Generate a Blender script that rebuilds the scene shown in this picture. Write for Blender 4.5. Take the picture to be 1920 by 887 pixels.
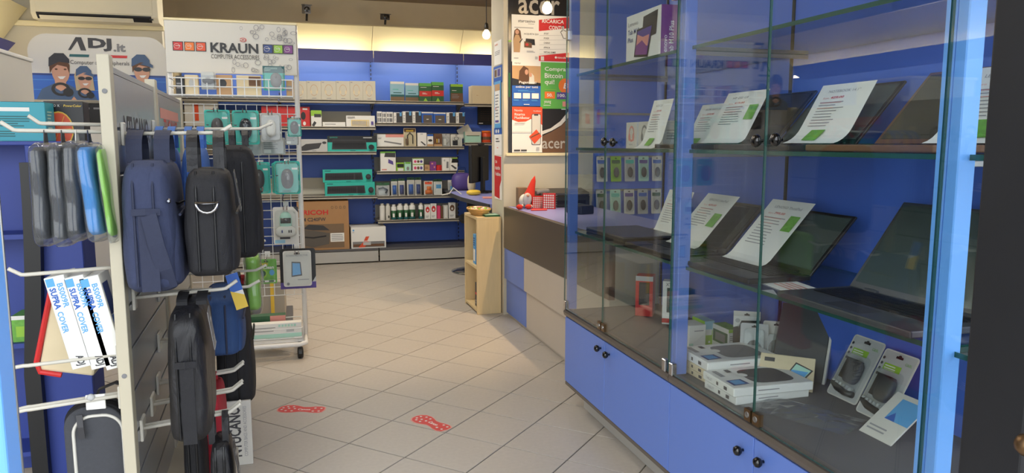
import bpy, bmesh, math, random
from mathutils import Vector, Matrix
random.seed(7)
scene = bpy.context.scene
COL = scene.collection
for o in list(bpy.data.objects): bpy.data.objects.remove(o)

# ------------------------------------------------------------------ camera, sky, exposure
IW, IH, F = 1920.0, 887.0, 1380.0
YAW = math.atan2(401.0, F); PITCH = math.atan2(176.0, F); EYE = 1.12
cam_d = bpy.data.cameras.new('camera'); cam = bpy.data.objects.new('camera', cam_d); COL.objects.link(cam)
cam_d.sensor_fit = 'HORIZONTAL'; cam_d.sensor_width = 36.0; cam_d.lens = 36.0 * F / IW
cam_d.clip_start = 0.02; cam_d.clip_end = 100
cam.location = (0, 0, EYE); cam.rotation_euler = (math.pi / 2 - PITCH, 0, -YAW)
scene.camera = cam
world = bpy.data.worlds.new('daylight'); scene.world = world; world.use_nodes = True
wn = world.node_tree.nodes; wl = world.node_tree.links
bgn = wn['Background']; bgn.inputs[1].default_value = 2.8; bgn.inputs[0].default_value = (0.93, 0.97, 1.0, 1)
vs = scene.view_settings
vs.view_transform = 'Standard'; vs.look = 'None'; vs.gamma = 1; vs.use_curve_mapping = False
vs.exposure = 0.36

def area_light(name, loc, rot, sx, sy, power, color=(1, 1, 1)):
    l = bpy.data.lights.new(name, 'AREA'); l.shape = 'RECTANGLE'; l.size = sx; l.size_y = sy; l.energy = power; l.color = color
    o = bpy.data.objects.new(name, l); COL.objects.link(o); o.location = loc; o.rotation_euler = rot
    return o
CEIL = 2.47
# fill lamps added above the frame to brighten the interior; fixtures built further down
FILL_LAMPS = [(-0.1, 2.7, 2.30, 6, 8), (0.3, 5.5, 2.36, 22, 13), (-1.2, 3.7, 2.30, 3, 4)]
for i, (x, y, z, pd, pu) in enumerate(FILL_LAMPS):
    area_light('fill_lamp_light', (x, y, z - 0.075), (0, 0, 0), 1.1, 0.16, pd, (1.0, 0.95, 0.86))
    area_light('fill_lamp_uplight', (x, y, z + 0.012), (math.pi, 0, 0), 1.1, 0.16, pu, (1.0, 0.95, 0.86))  # uplight added to brighten the ceiling and upper walls

# ------------------------------------------------------------------ pixel rays (only used to read real positions off known planes)
_fx, _fy = math.sin(YAW), math.cos(YAW)
_fwd = Vector((_fx * math.cos(PITCH), _fy * math.cos(PITCH), -math.sin(PITCH)))
_right = Vector((_fy, -_fx, 0)); _up = _right.cross(_fwd)
def ray(px, py): return _right * ((px - 960) / F) + _up * ((443.5 - py) / F) + _fwd
def hX(px, py, a): d = ray(px, py); p = d * (a / d.x); return Vector((p.x, p.y, p.z + EYE))
def hY(px, py, a): d = ray(px, py); p = d * (a / d.y); return Vector((p.x, p.y, p.z + EYE))
def hZ(px, py, a): d = ray(px, py); p = d * ((a - EYE) / d.z); return Vector((p.x, p.y, p.z + EYE))

# ------------------------------------------------------------------ materials
def lin(c): 
    c = c / 255.0
    return c / 12.92 if c <= 0.04045 else ((c + 0.055) / 1.055) ** 2.4
MATS = {}
def mat(name, rgb, rough=0.5, metal=0.0, vary=0.05, vscale=8.0, bump=0.0, bscale=200.0, emit=0.0, alpha=1.0, spec=0.5, aniso=None, coat=0.0, crease=0.0):
    m = bpy.data.materials.new(name); m.use_nodes = True; nt = m.node_tree; b = nt.nodes['Principled BSDF']
    col = tuple(lin(c) for c in rgb) + (1,)
    b.inputs['Roughness'].default_value = rough; b.inputs['Metallic'].default_value = metal
    b.inputs['Specular IOR Level'].default_value = spec; b.inputs['Alpha'].default_value = alpha
    b.inputs['Coat Weight'].default_value = coat
    tc = nt.nodes.new('ShaderNodeTexCoord')
    nz = nt.nodes.new('ShaderNodeTexNoise'); nz.inputs['Scale'].default_value = vscale; nz.inputs['Detail'].default_value = 3
    mp = nt.nodes.new('ShaderNodeMapping'); nt.links.new(tc.outputs['Object'], mp.inputs[0]); nt.links.new(mp.outputs[0], nz.inputs['Vector'])
    if aniso: mp.inputs['Scale'].default_value = aniso
    mx = nt.nodes.new('ShaderNodeMix'); mx.data_type = 'RGBA'
    mx.inputs[6].default_value = tuple(max(0, c * (1 - vary)) for c in col[:3]) + (1,)
    mx.inputs[7].default_value = tuple(min(1, c * (1 + vary)) for c in col[:3]) + (1,)
    nt.links.new(nz.outputs[0], mx.inputs[0]); nt.links.new(mx.outputs[2], b.inputs['Base Color'])
    if emit: b.inputs['Emission Color'].default_value = col; b.inputs['Emission Strength'].default_value = emit
    if bump:
        n2 = nt.nodes.new('ShaderNodeTexNoise'); n2.inputs['Scale'].default_value = bscale; n2.inputs['Detail'].default_value = 2
        nt.links.new(tc.outputs['Object'], n2.inputs['Vector'])
        bp = nt.nodes.new('ShaderNodeBump'); bp.inputs['Strength'].default_value = bump; bp.inputs['Distance'].default_value = 0.002
        nt.links.new(n2.outputs[0], bp.inputs['Height']); nt.links.new(bp.outputs[0], b.inputs['Normal'])
        if crease:
            n3 = nt.nodes.new('ShaderNodeTexNoise'); n3.inputs['Scale'].default_value = 16; n3.inputs['Detail'].default_value = 3; n3.inputs['Distortion'].default_value = 0.8
            mp3 = nt.nodes.new('ShaderNodeMapping'); mp3.inputs['Scale'].default_value = (1.0, 1.0, 0.45); nt.links.new(tc.outputs['Object'], mp3.inputs[0]); nt.links.new(mp3.outputs[0], n3.inputs['Vector'])
            b3 = nt.nodes.new('ShaderNodeBump'); b3.inputs['Strength'].default_value = crease; b3.inputs['Distance'].default_value = 0.02
            nt.links.new(n3.outputs[0], b3.inputs['Height']); nt.links.new(b3.outputs[0], bp.inputs['Normal'])
    MATS[name] = m; return m
def clear(name, tint, r0=0.04, rough=0.0, haze=0.0, hazecol=(230, 235, 240), boost=1.0, body=0.0):
    """thin clear sheet: transparent, mirrored by Schlick's law, with a little haze; the same for every ray"""
    m = bpy.data.materials.new(name); m.use_nodes = True; nt = m.node_tree; nt.nodes.remove(nt.nodes['Principled BSDF'])
    out = nt.nodes['Material Output']
    tr = nt.nodes.new('ShaderNodeBsdfTransparent'); tr.inputs[0].default_value = tuple(lin(c) for c in tint) + (1,)
    gl = nt.nodes.new('ShaderNodeBsdfGlossy'); gl.inputs['Roughness'].default_value = rough
    df = nt.nodes.new('ShaderNodeBsdfDiffuse'); df.inputs[0].default_value = tuple(lin(c) for c in hazecol) + (1,)
    m0 = nt.nodes.new('ShaderNodeMixShader'); m0.inputs[0].default_value = haze
    nt.links.new(tr.outputs[0], m0.inputs[1]); nt.links.new(df.outputs[0], m0.inputs[2])
    lw = nt.nodes.new('ShaderNodeLayerWeight'); lw.inputs[0].default_value = 0.5
    pw = nt.nodes.new('ShaderNodeMath'); pw.operation = 'POWER'; pw.inputs[1].default_value = 5
    nt.links.new(lw.outputs['Facing'], pw.inputs[0])
    ma = nt.nodes.new('ShaderNodeMath'); ma.operation = 'MULTIPLY_ADD'; ma.inputs[1].default_value = (1 - r0) * boost; ma.inputs[2].default_value = r0 * boost
    ma.use_clamp = True
    nt.links.new(pw.outputs[0], ma.inputs[0])
    mx = nt.nodes.new('ShaderNodeMixShader'); nt.links.new(ma.outputs[0], mx.inputs[0])
    nt.links.new(m0.outputs[0], mx.inputs[1]); nt.links.new(gl.outputs[0], mx.inputs[2]); nt.links.new(mx.outputs[0], out.inputs[0])
    MATS[name] = m; return m
def emission(name, rgb, strength):
    m = bpy.data.materials.new(name); m.use_nodes = True; nt = m.node_tree; nt.nodes.remove(nt.nodes['Principled BSDF'])
    e = nt.nodes.new('ShaderNodeEmission'); e.inputs[0].default_value = tuple(lin(c) for c in rgb) + (1,); e.inputs[1].default_value = strength
    nt.links.new(e.outputs[0], nt.nodes['Material Output'].inputs[0]); MATS[name] = m; return m

clear('glass', (249, 252, 251), r0=0.045, boost=1.35)
clear('plastic_film', (238, 240, 242), r0=0.05, rough=0.10, haze=0.06)
clear('blister_plastic', (244, 247, 247), r0=0.05, rough=0.05, haze=0.03)
mat('glass_edge', (38, 84, 76), 0.15, spec=0.7)
mat('tile', (184, 177, 168), 0.42, vary=0.10, vscale=60, bump=0.12, bscale=350)
mat('grout', (92, 84, 76), 0.9, vary=0.15)
mat('wall_paint', (205, 198, 178), 0.8, vary=0.03, bump=0.05, bscale=60)
mat('soffit_paint', (222, 208, 178), 0.8, vary=0.04)
mat('ceiling_paint', (172, 156, 132), 0.85, vary=0.03)
mat('cream_panel', (238, 226, 184), 0.6, vary=0.02)
mat('cream_plastic', (224, 216, 190), 0.45, vary=0.02)
mat('blue_panel', (74, 112, 212), 0.45, vary=0.03, vscale=4)
mat('blue_front', (100, 131, 210), 0.4, vary=0.02, vscale=3)
mat('blue_daylit', (112, 174, 252), 0.35, vary=0.02)  # lighter copy of the frame blue, with daylight put into the colour
mat('blue_fascia', (62, 66, 140), 0.5, vary=0.02)
mat('blue_stand', (48, 68, 150), 0.5, vary=0.03)
mat('rail_bronze', (112, 103, 95), 0.35, metal=0.4, vary=0.03)
mat('plinth_grey', (186, 184, 178), 0.4, metal=0.2, vary=0.03)
mat('shelf_grey', (168, 162, 150), 0.45, metal=0.1, vary=0.03)
mat('shelf_dark', (88, 88, 92), 0.5, vary=0.03)
mat('riser_cream', (206, 202, 186), 0.6, vary=0.03)
mat('riser_grey', (160, 158, 150), 0.6, vary=0.03)
mat('slot_black', (22, 22, 26), 0.6)
mat('counter_brown', (92, 84, 76), 0.38, metal=0.3, vary=0.06, vscale=40, aniso=(1, 1, 6))
mat('counter_grey', (198, 188, 175), 0.45, vary=0.03)
mat('counter_lilac', (140, 146, 212), 0.35, vary=0.02)
mat('plywood', (222, 198, 150), 0.5, vary=0.08, vscale=14, aniso=(6, 6, 0.6))
mat('plywood_inside', (206, 178, 132), 0.6, vary=0.06)
mat('white', (236, 236, 232), 0.5, vary=0.02)
mat('paper', (240, 240, 236), 0.75, vary=0.015)
mat('offwhite', (216, 214, 206), 0.5, vary=0.02)
mat('cream_post', (198, 190, 168), 0.45, vary=0.02)
mat('slat_silver', (176, 178, 182), 0.32, metal=0.55, vary=0.08, vscale=30, aniso=(1, 12, 1))
mat('slat_channel', (120, 122, 128), 0.4, metal=0.7)
mat('hook_white', (212, 208, 196), 0.35, vary=0.02)
mat('wire_white', (232, 234, 234), 0.35, vary=0.02)
mat('navy_fabric', (58, 66, 96), 0.85, vary=0.12, vscale=90, bump=0.5, bscale=900, crease=0.45)
mat('navy_strap', (46, 52, 76), 0.75, vary=0.1, vscale=90, bump=0.4, bscale=700)
mat('black_fabric', (34, 34, 38), 0.75, vary=0.15, vscale=90, bump=0.5, bscale=900, crease=0.45)
mat('black_nylon', (30, 30, 34), 0.42, vary=0.15, vscale=60, bump=0.4, bscale=700, crease=0.7)
mat('grey_fabric', (70, 72, 78), 0.85, vary=0.12, vscale=90, bump=0.5, bscale=900)
mat('blue_fabric', (40, 72, 122), 0.7, vary=0.12, vscale=60, bump=0.4, bscale=800, crease=0.45)
mat('sky_fabric', (70, 112, 186), 0.75, vary=0.12, vscale=60, bump=0.4, bscale=800, crease=0.45)
mat('red_fabric', (176, 34, 52), 0.7, vary=0.1, vscale=60, bump=0.4, bscale=800, crease=0.45)
mat('azure_fabric', (28, 140, 220), 0.6, vary=0.08, vscale=50, bump=0.3, bscale=700, crease=0.45)
mat('lime_fabric', (148, 214, 70), 0.6, vary=0.08, vscale=50, bump=0.3, bscale=700, crease=0.45)
mat('charcoal_sleeve', (52, 54, 60), 0.6, vary=0.2, vscale=30, bump=0.3, bscale=500, crease=0.7)
mat('black', (20, 20, 22), 0.4, vary=0.1)
mat('black_gloss', (12, 12, 14), 0.08, spec=0.7, vary=0.02)
mat('dark_grey', (58, 58, 62), 0.5)
mat('mid_grey', (128, 128, 130), 0.5)
mat('light_grey', (190, 192, 192), 0.5)
mat('frame_black', (20, 21, 25), 0.55, vary=0.45, vscale=7, bump=0.2, bscale=40)
mat('frame_highlight', (74, 74, 78), 0.4, metal=0.3, vary=0.3, vscale=9)  # lighter grey that paints highlights along the jamb
mat('chrome', (190, 190, 192), 0.2, metal=1.0, vary=0.02)
mat('steel', (160, 160, 158), 0.35, metal=0.9, vary=0.03)
mat('brass', (120, 94, 66), 0.35, metal=0.9, vary=0.1)
mat('gold', (200, 160, 80), 0.3, metal=0.9)
mat('teal', (44, 184, 170), 0.45, vary=0.02)
mat('teal_dark', (20, 92, 96), 0.45)
mat('teal_box', (52, 160, 178), 0.45)
mat('red', (206, 40, 40), 0.45, vary=0.02)
mat('red_sticker', (214, 44, 44), 0.4, vary=0.04)
mat('orange', (236, 122, 40), 0.45)
mat('orange_red', (226, 84, 44), 0.45)
mat('yellow', (236, 200, 70), 0.45)
mat('green', (96, 178, 76), 0.45)
mat('lime', (150, 200, 60), 0.45)
mat('dark_green', (36, 92, 56), 0.45)
mat('leaf_green', (112, 176, 72), 0.6, vary=0.5, vscale=60)
mat('mint', (176, 222, 204), 0.4)
mat('blue', (40, 98, 190), 0.45)
mat('blue_deep', (24, 58, 130), 0.4)
mat('sky', (92, 168, 226), 0.45)
mat('pale_blue', (150, 196, 216), 0.45)
mat('purple', (128, 62, 138), 0.45)
mat('violet', (88, 72, 150), 0.5)
mat('pink', (220, 70, 120), 0.45)
mat('rose', (224, 150, 140), 0.5)
mat('brown', (110, 78, 54), 0.6)
mat('kraft', (176, 134, 92), 0.75, vary=0.05, vscale=20)
mat('kraft_dark', (128, 106, 84), 0.75)
mat('printer_grey', (96, 90, 84), 0.6)
mat('beige', (224, 208, 172), 0.6)
mat('tan', (196, 158, 116), 0.6)
mat('skin', (208, 158, 132), 0.6)
mat('hair_brown', (98, 66, 44), 0.6)
mat('hair_blond', (196, 176, 140), 0.6)
mat('denim', (74, 98, 132), 0.6)
mat('screen_dark', (30, 36, 38), 0.12, spec=0.7)
mat('screen_gold', (120, 112, 84), 0.14, metal=0.55, vary=0.08, vscale=3)
mat('screen_grey', (72, 84, 82), 0.12, spec=0.7, vary=0.1, vscale=4)
mat('laptop_black', (30, 30, 33), 0.35, vary=0.05)
mat('laptop_grey', (92, 94, 98), 0.35, metal=0.5, vary=0.04)
mat('laptop_pale', (150, 176, 172), 0.22, metal=0.5, vary=0.08)
mat('key', (22, 22, 25), 0.5)
mat('wicker', (206, 164, 96), 0.7, vary=0.3, vscale=60, bump=0.4, bscale=120)
mat('petal', (232, 220, 206), 0.7, vary=0.2, vscale=60)
mat('felt_red', (206, 52, 38), 0.9, bump=0.4, bscale=300)
mat('ink', (70, 70, 74), 0.7)
mat('ink_soft', (150, 150, 154), 0.7)
mat('acer_silver', (196, 186, 170), 0.35, metal=0.5)
mat('poster_dark', (30, 24, 20), 0.25, vary=0.3, vscale=6)
emission('tube_glow', (255, 238, 200), 17)
emission('bulb_glow', (255, 214, 150), 30)
mat('fill_diffuser', (250, 246, 232), 0.6, emit=1.0)  # glowing cover of the added fill lamps

# ------------------------------------------------------------------ mesh builder
_TXT = {}
def text_mesh(s, bold, shear):
    k = (s, bold, shear)
    if k not in _TXT:
        cu = bpy.data.curves.new('t', 'FONT'); cu.body = s; cu.resolution_u = 2; cu.offset = bold; cu.shear = shear
        ob = bpy.data.objects.new('t', cu); me = bpy.data.meshes.new_from_object(ob)
        vv = [(v.co.x, v.co.y) for v in me.vertices]; ff = [tuple(p.vertices) for p in me.polygons]
        x0 = min(v[0] for v in vv); x1 = max(v[0] for v in vv); y0 = min(v[1] for v in vv); y1 = max(v[1] for v in vv)
        _TXT[k] = ([((x - x0) / (x1 - x0), (y - y0) / (y1 - y0)) for x, y in vv], ff)
        bpy.data.objects.remove(ob); bpy.data.curves.remove(cu); bpy.data.meshes.remove(me)
    return _TXT[k]

class MB:
    def __init__(s): s.v = []; s.f = []; s.m = []; s.names = []
    def mi(s, m):
        if m not in s.names: s.names.append(m)
        return s.names.index(m)
    def add(s, vs, fs, m):
        o = len(s.v); s.v += [tuple(v) for v in vs]; k = s.mi(m)
        for f in fs: s.f.append(tuple(i + o for i in f)); s.m.append(k)
        return s
    def box(s, x0, x1, y0, y1, z0, z1, m):
        if x0 > x1: x0, x1 = x1, x0
        if y0 > y1: y0, y1 = y1, y0
        if z0 > z1: z0, z1 = z1, z0
        return s.add([(x0,y0,z0),(x1,y0,z0),(x1,y1,z0),(x0,y1,z0),(x0,y0,z1),(x1,y0,z1),(x1,y1,z1),(x0,y1,z1)],
              [(0,3,2,1),(4,5,6,7),(0,1,5,4),(1,2,6,5),(2,3,7,6),(3,0,4,7)], m)
    def extr(s, pts, vec, m):
        """polygon pts (3D) pushed along vec"""
        n = len(pts); vec = Vector(vec); a = [Vector(p) for p in pts]; b = [p + vec for p in a]
        fs = [tuple(range(n - 1, -1, -1)), tuple(range(n, 2 * n))] + [(i, (i + 1) % n, n + (i + 1) % n, n + i) for i in range(n)]
        return s.add(a + b, fs, m)
    def poly(s, pts, m): return s.add(pts, [tuple(range(len(pts)))], m)
    def tube(s, pts, r, m, n=8, closed=False, flat=None):
        pts = [Vector(p) for p in pts]; N = len(pts); vs = []; up = None
        for i, p in enumerate(pts):
            a = pts[(i - 1) % N] if (closed or i > 0) else p; b = pts[(i + 1) % N] if (closed or i < N - 1) else p
            t = (b - a).normalized()
            if up is None:
                up = Vector((0, 0, 1)) if abs(t.z) < 0.9 else Vector((0, 1, 0))
                u = t.cross(up).normalized()
            else:
                u = (u - t * u.dot(t)).normalized()
            w = t.cross(u).normalized()
            rr = r[i] if isinstance(r, (list, tuple)) else r
            for k in range(n):
                an = 2 * math.pi * k / n
                vs.append(p + u * (math.cos(an) * rr) + w * (math.sin(an) * rr))
        fs = []
        for i in range(N if closed else N - 1):
            j = (i + 1) % N
            for k in range(n): fs.append((i*n+k, i*n+(k+1)%n, j*n+(k+1)%n, j*n+k))
        if not closed: fs += [tuple(range(n-1, -1, -1)), tuple((N-1)*n+k for k in range(n))]
        return s.add(vs, fs, m)
    def ribbon(s, pts, wdir, w, t, m):
        """flat strap of width w (along wdir) and thickness t along a path"""
        pts = [Vector(p) for p in pts]; wd = Vector(wdir).normalized(); vs = []; N = len(pts)
        for i, p in enumerate(pts):
            a = pts[max(0, i-1)]; b = pts[min(N-1, i+1)]; tn = (b - a).normalized(); nn = tn.cross(wd).normalized()
            for su, sn in ((-1,-1),(1,-1),(1,1),(-1,1)): vs.append(p + wd * (su * w / 2) + nn * (sn * t / 2))
        fs = [(0,1,2,3), tuple(4*(N-1)+k for k in (3,2,1,0))]
        for i in range(N-1):
            for k in range(4): fs.append((4*i+k, 4*i+4+k, 4*i+4+(k+1)%4, 4*i+(k+1)%4))
        return s.add(vs, fs, m)
    def lathe(s, prof, c, m, n=16, axis='z'):
        vs = []; N = len(prof)
        for r, h in prof:
            for k in range(n):
                a = 2*math.pi*k/n; x, y = r*math.cos(a), r*math.sin(a)
                q = {'z': (x, y, h), 'x': (h, x, y), 'y': (x, h, y)}[axis]
                vs.append((c[0]+q[0], c[1]+q[1], c[2]+q[2]))
        fs = [(i*n+k, i*n+(k+1)%n, (i+1)*n+(k+1)%n, (i+1)*n+k) for i in range(N-1) for k in range(n)]
        fs += [tuple(range(n-1,-1,-1)), tuple((N-1)*n+k for k in range(n))]
        return s.add(vs, fs, m)
    def ell(s, c, r, m, n=16, k=10, e=1.0, M=None):
        vs = []; sg = lambda v, p: math.copysign(abs(v)**p, v)
        for i in range(k+1):
            ph = -math.pi/2 + math.pi*i/k
            for j in range(n):
                th = 2*math.pi*j/n
                p = Vector((r[0]*sg(math.cos(ph),e)*sg(math.cos(th),e), r[1]*sg(math.cos(ph),e)*sg(math.sin(th),e), r[2]*sg(math.sin(ph),e)))
                if M is not None: p = M @ p
                vs.append((c[0]+p.x, c[1]+p.y, c[2]+p.z))
        fs = [(i*n+j, i*n+(j+1)%n, (i+1)*n+(j+1)%n, (i+1)*n+j) for i in range(k) for j in range(n)]
        return s.add(vs, fs, m)
    def build(s, name, parent=None, loc=(0,0,0), rot=(0,0,0), bevel=0.0, smooth=False, seg=2):
        me = bpy.data.meshes.new(name); me.from_pydata(s.v, [], s.f); me.update()
        for n in s.names: me.materials.append(MATS[n])
        me.polygons.foreach_set('material_index', s.m)
        bm = bmesh.new(); bm.from_mesh(me)
        bmesh.ops.remove_doubles(bm, verts=bm.verts, dist=1e-6)
        if bevel: 
            bmesh.ops.recalc_face_normals(bm, faces=bm.faces)
            bmesh.ops.bevel(bm, geom=bm.edges[:], offset=bevel, segments=seg, affect='EDGES', profile=0.5, clamp_overlap=True)
        else: bmesh.ops.recalc_face_normals(bm, faces=bm.faces)
        bm.to_mesh(me); bm.free()
        if smooth:
            for p in me.polygons: p.use_smooth = True
        o = bpy.data.objects.new(name, me); COL.objects.link(o); o.parent = parent
        o.location = loc; o.rotation_euler = rot
        return o
def tag(o, label=None, cat=None, group=None, kind=None):
    if label: o['label'] = label
    if cat: o['category'] = cat
    if group: o['group'] = group
    if kind: o['kind'] = kind
    return o
def thing(name, label, cat, loc=(0,0,0), rot=(0,0,0), group=None):
    o = bpy.data.objects.new(name, None); COL.objects.link(o); o.empty_display_size = 0.05
    o.location = loc; o.rotation_euler = rot
    return tag(o, label, cat, group)
def B(*a): return MB().box(*a)
def rrect(x0, x1, z0, z1, r, n=5):
    pts = []
    for cx, cz, a0 in ((x1-r, z1-r, 0), (x0+r, z1-r, 90), (x0+r, z0+r, 180), (x1-r, z0+r, 270)):
        for i in range(n+1):
            a = math.radians(a0 + 90*i/n); pts.append((cx + r*math.cos(a), cz + r*math.sin(a)))
    return pts

# flat print: a list of shapes in unit coordinates of a face -> thin coloured mesh
def draw(mb, fr, prints, w, h, off):
    """fr(u, v, e) -> 3D point; u, v in 0..1; e outward offset"""
    for i, p in enumerate(prints):
        e = off + 0.00025 * i; k = p[0]
        if k == 'r': _, u0, u1, v0, v1, m = p; mb.poly([fr(u0,v0,e), fr(u1,v0,e), fr(u1,v1,e), fr(u0,v1,e)], m)
        elif k == 'p': mb.poly([fr(u, v, e) for u, v in p[1]], p[2])
        elif k == 'o':
            _, u, v, ru, rv, m = p; mb.poly([fr(u+ru*math.cos(a*math.pi/10), v+rv*math.sin(a*math.pi/10), e) for a in range(20)], m)
        elif k == 'ring':
            _, u, v, ru, rv, t, m = p; n = 20; vs = []
            for a in range(n):
                c, s_ = math.cos(2*math.pi*a/n), math.sin(2*math.pi*a/n)
                vs += [fr(u+ru*c, v+rv*s_, e), fr(u+ru*(1-t)*c, v+rv*(1-t)*s_, e)]
            mb.add(vs, [(2*a, (2*a+2) % (2*n), (2*a+3) % (2*n), 2*a+1) for a in range(n)], m)
        elif k == 'lines':
            _, u0, u1, v0, v1, n, m = p[:7]; th_ = p[7] if len(p) > 7 else 0.42; rn = random.Random(int(u0*977+v0*331+n))
            for q in range(n):
                vv = v1 - (v1-v0)*(q+0.3)/n; hh = (v1-v0)/n*th_; ue = u0+(u1-u0)*rn.uniform(0.6, 1)
                mb.poly([fr(u0,vv-hh,e), fr(ue,vv-hh,e), fr(ue,vv,e), fr(u0,vv,e)], m)
        elif k == 't':
            s_, u0, u1, v0, v1, m = p[1:7]; bold = p[7] if len(p) > 7 else 0.0; sh = p[8] if len(p) > 8 else 0.0; rot = p[9] if len(p) > 9 else 0
            vv, ff = text_mesh(s_, bold, sh)
            if rot == 90: vv = [(1-y, x) for x, y in vv]
            if rot == -90: vv = [(y, 1-x) for x, y in vv]
            mb.add([fr(u0+(u1-u0)*x, v0+(v1-v0)*y, e) for x, y in vv], ff, m)
def frame_of(face, w, d, h):
    if face == 'F': return (lambda u, v, e: (-w/2+u*w, -e, v*h)), w, h
    if face == 'K': return (lambda u, v, e: (w/2-u*w, d+e, v*h)), w, h
    if face == 'T': return (lambda u, v, e: (-w/2+u*w, v*d, h+e)), w, d
    if face == 'R': return (lambda u, v, e: (w/2+e, u*d, v*h)), d, h
    if face == 'L': return (lambda u, v, e: (-w/2-e, (1-u)*d, v*h)), d, h
def carton(name, label, cat, loc, w, d, h, m, prints=None, rot=(0,0,0), group=None, sides=None, bevel=0.0012, parent=None):
    """a printed box; local origin at the middle of the front bottom edge, front towards -y"""
    mb = MB().box(-w/2, w/2, 0, d, 0, h, m)
    if sides:   # other colours per face index: 0 bottom 1 top 2 front 3 right 4 back 5 left
        for fi, mm in sides.items(): mb.m[fi] = mb.mi(mm)
    o = mb.build(name, None, loc, rot, bevel=min(bevel, w*.1, d*.1, h*.1), seg=1)
    tag(o, label, cat, group)
    if prints:
        pm = MB()
        for face, ps in prints.items():
            fr, a, b = frame_of(face, w, d, h); draw(pm, fr, ps, a, b, 0.0006)
        pf = pm.build('printed_face', o)
        if sum(len(ps) for ps in prints.values()) > 14: pf['kind'] = 'stuff'
    return o
ORD = ['first', 'second', 'third', 'fourth', 'fifth', 'sixth', 'seventh', 'eighth', 'ninth', 'tenth', 'eleventh', 'twelfth']

# ================================================================== the room
YBK = 7.34          # back panel plane of the far shelving
fl = MB().box(-3.0, 2.6, 0.3, YBK+0.1, -0.1, -0.004, 'grout').build('floor'); tag(fl, 'beige floor of square tiles laid diagonally', 'floor', kind='structure')
# diagonal tiles, one mesh shared by every tile
TS = 0.2596; ox, oy = -0.034, 2.893; q = TS/math.sqrt(2)
tmb = MB().box(-TS/2+0.0022, TS/2-0.0022, -TS/2+0.0022, TS/2-0.0022, -0.02, 0.0, 'tile')
proto = None; ntile = 0
def clip_poly(poly, x0, x1, y0, y1):
    for ax, lim, sgn in ((0, x0, 1), (0, x1, -1), (1, y0, 1), (1, y1, -1)):
        out = []
        for i in range(len(poly)):
            a, b = poly[i-1], poly[i]; da, db = (a[ax]-lim)*sgn, (b[ax]-lim)*sgn
            if (da >= 0) != (db >= 0):
                t = da/(da-db); out.append((a[0]+(b[0]-a[0])*t, a[1]+(b[1]-a[1])*t))
            if db >= 0: out.append(b)
        poly = out
        if not poly: break
    return poly
far_tiles = MB(); seen = []
for i in range(-30, 30):
    for j in range(-30, 30):
        cx = ox + (i+j+1)*q; cy = oy + (j-i)*q
        if -1.75 < cx < 1.42 and 0.9 < cy < 7.05: seen.append((cy, cx))
        elif -3.0 < cx < 2.6 and 0.45 < cy < 7.2:
            c = [(cx+dx, cy+dy) for dx, dy in ((0, -q+.0031), (q-.0031, 0), (0, q-.0031), (-q+.0031, 0))]
            far_tiles.extr([(a, b, -0.02) for a, b in c], (0, 0, 0.02), 'tile')
seen.sort()
for n, (cy, cx) in enumerate(seen):
    if n < 300:
        if proto is None: proto = tmb.build('tile', fl, (cx, cy, 0), (0, 0, math.pi/4), bevel=0.0012, seg=1); o = proto
        else: o = proto.copy(); COL.objects.link(o); o.location = (cx, cy, 0)
    else:
        c = [(cx+dx, cy+dy) for dx, dy in ((0, -q+.0031), (q-.0031, 0), (0, q-.0031), (-q+.0031, 0))]
        far_tiles.extr([(a, b, -0.02) for a, b in c], (0, 0, 0.02), 'tile')
ft = far_tiles.build('tile_field', fl); ft['kind'] = 'stuff'
def wall(name, label, *a, m='wall_paint'): return tag(B(*a, m).build(name), label, 'wall', kind='structure')
wall('wall_back', 'grey beige wall above and behind the far blue shelving', -3.0, 2.6, YBK+0.03, YBK+0.13, 0, CEIL, m='soffit_paint')
wall('wall_left', 'plain wall along the left side of the shop', -3.0, -2.9, 0.3, YBK+0.03, 0, CEIL)
wall('wall_right', 'plain wall behind the counter and the glass showcase', 2.5, 2.6, 0.3, YBK+0.03, 0, CEIL)
tag(B(-3.0, 2.6, 0.55, YBK+0.13, CEIL, CEIL+0.1, 'ceiling_paint').build('ceiling'), 'plain beige brown ceiling', 'ceiling', kind='structure')
# partition that carries the air conditioner
wall('wall_partition', 'cream wall piece behind the advertising board, carrying the air conditioner', -2.9, hY(306, 100, 5.42).x, 5.42, 5.5, 0, CEIL)
tb = MB(); zt = hY(200, 48, 5.4).z
tb.box(-2.88, hY(308, 60, 5.4).x, 5.385, 5.42, zt-0.02, zt+0.012, 'cream_panel')
tag(tb.build('trim_1', bevel=0.004), 'cream moulding strip below the air conditioner', 'trim', kind='structure')
# poster wall block at the end of the counter
XC = 1.264
wall('wall_poster', 'cream wall block behind the counter, covered with posters', XC+0.006, 1.88, 4.56, 4.86, 0, CEIL)
# outside pavement and shop front jambs
tag(B(-6, 6, -6, 0.3, -0.12, -0.02, 'grout').build('pavement'), 'grey pavement in front of the shop', 'pavement', kind='structure')
jb = thing('door_1', 'dark weathered metal jamb of the shop door at the right edge', 'door frame'); jb['kind'] = 'structure'
xj = hY(1850, 200, 0.68).x
B(xj, xj+0.055, 0.60, 0.68, -0.02, CEIL, 'frame_black').build('jamb', jb, bevel=0.003)
B(xj+0.036, xj+0.046, 0.592, 0.60, -0.02, CEIL, 'frame_highlight').build('groove_highlight', jb, bevel=0.002)  # highlight of the groove, painted as a lighter strip
B(xj+0.052, xj+0.075, 0.605, 0.67, -0.02, CEIL, 'frame_highlight').build('jamb_stop', jb, bevel=0.003)  # stop coloured lighter to paint the highlight on its edge
B(xj+0.075, xj+0.30, 0.58, 0.68, -0.02, CEIL, 'frame_black').build('door_leaf', jb, bevel=0.003)
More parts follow.
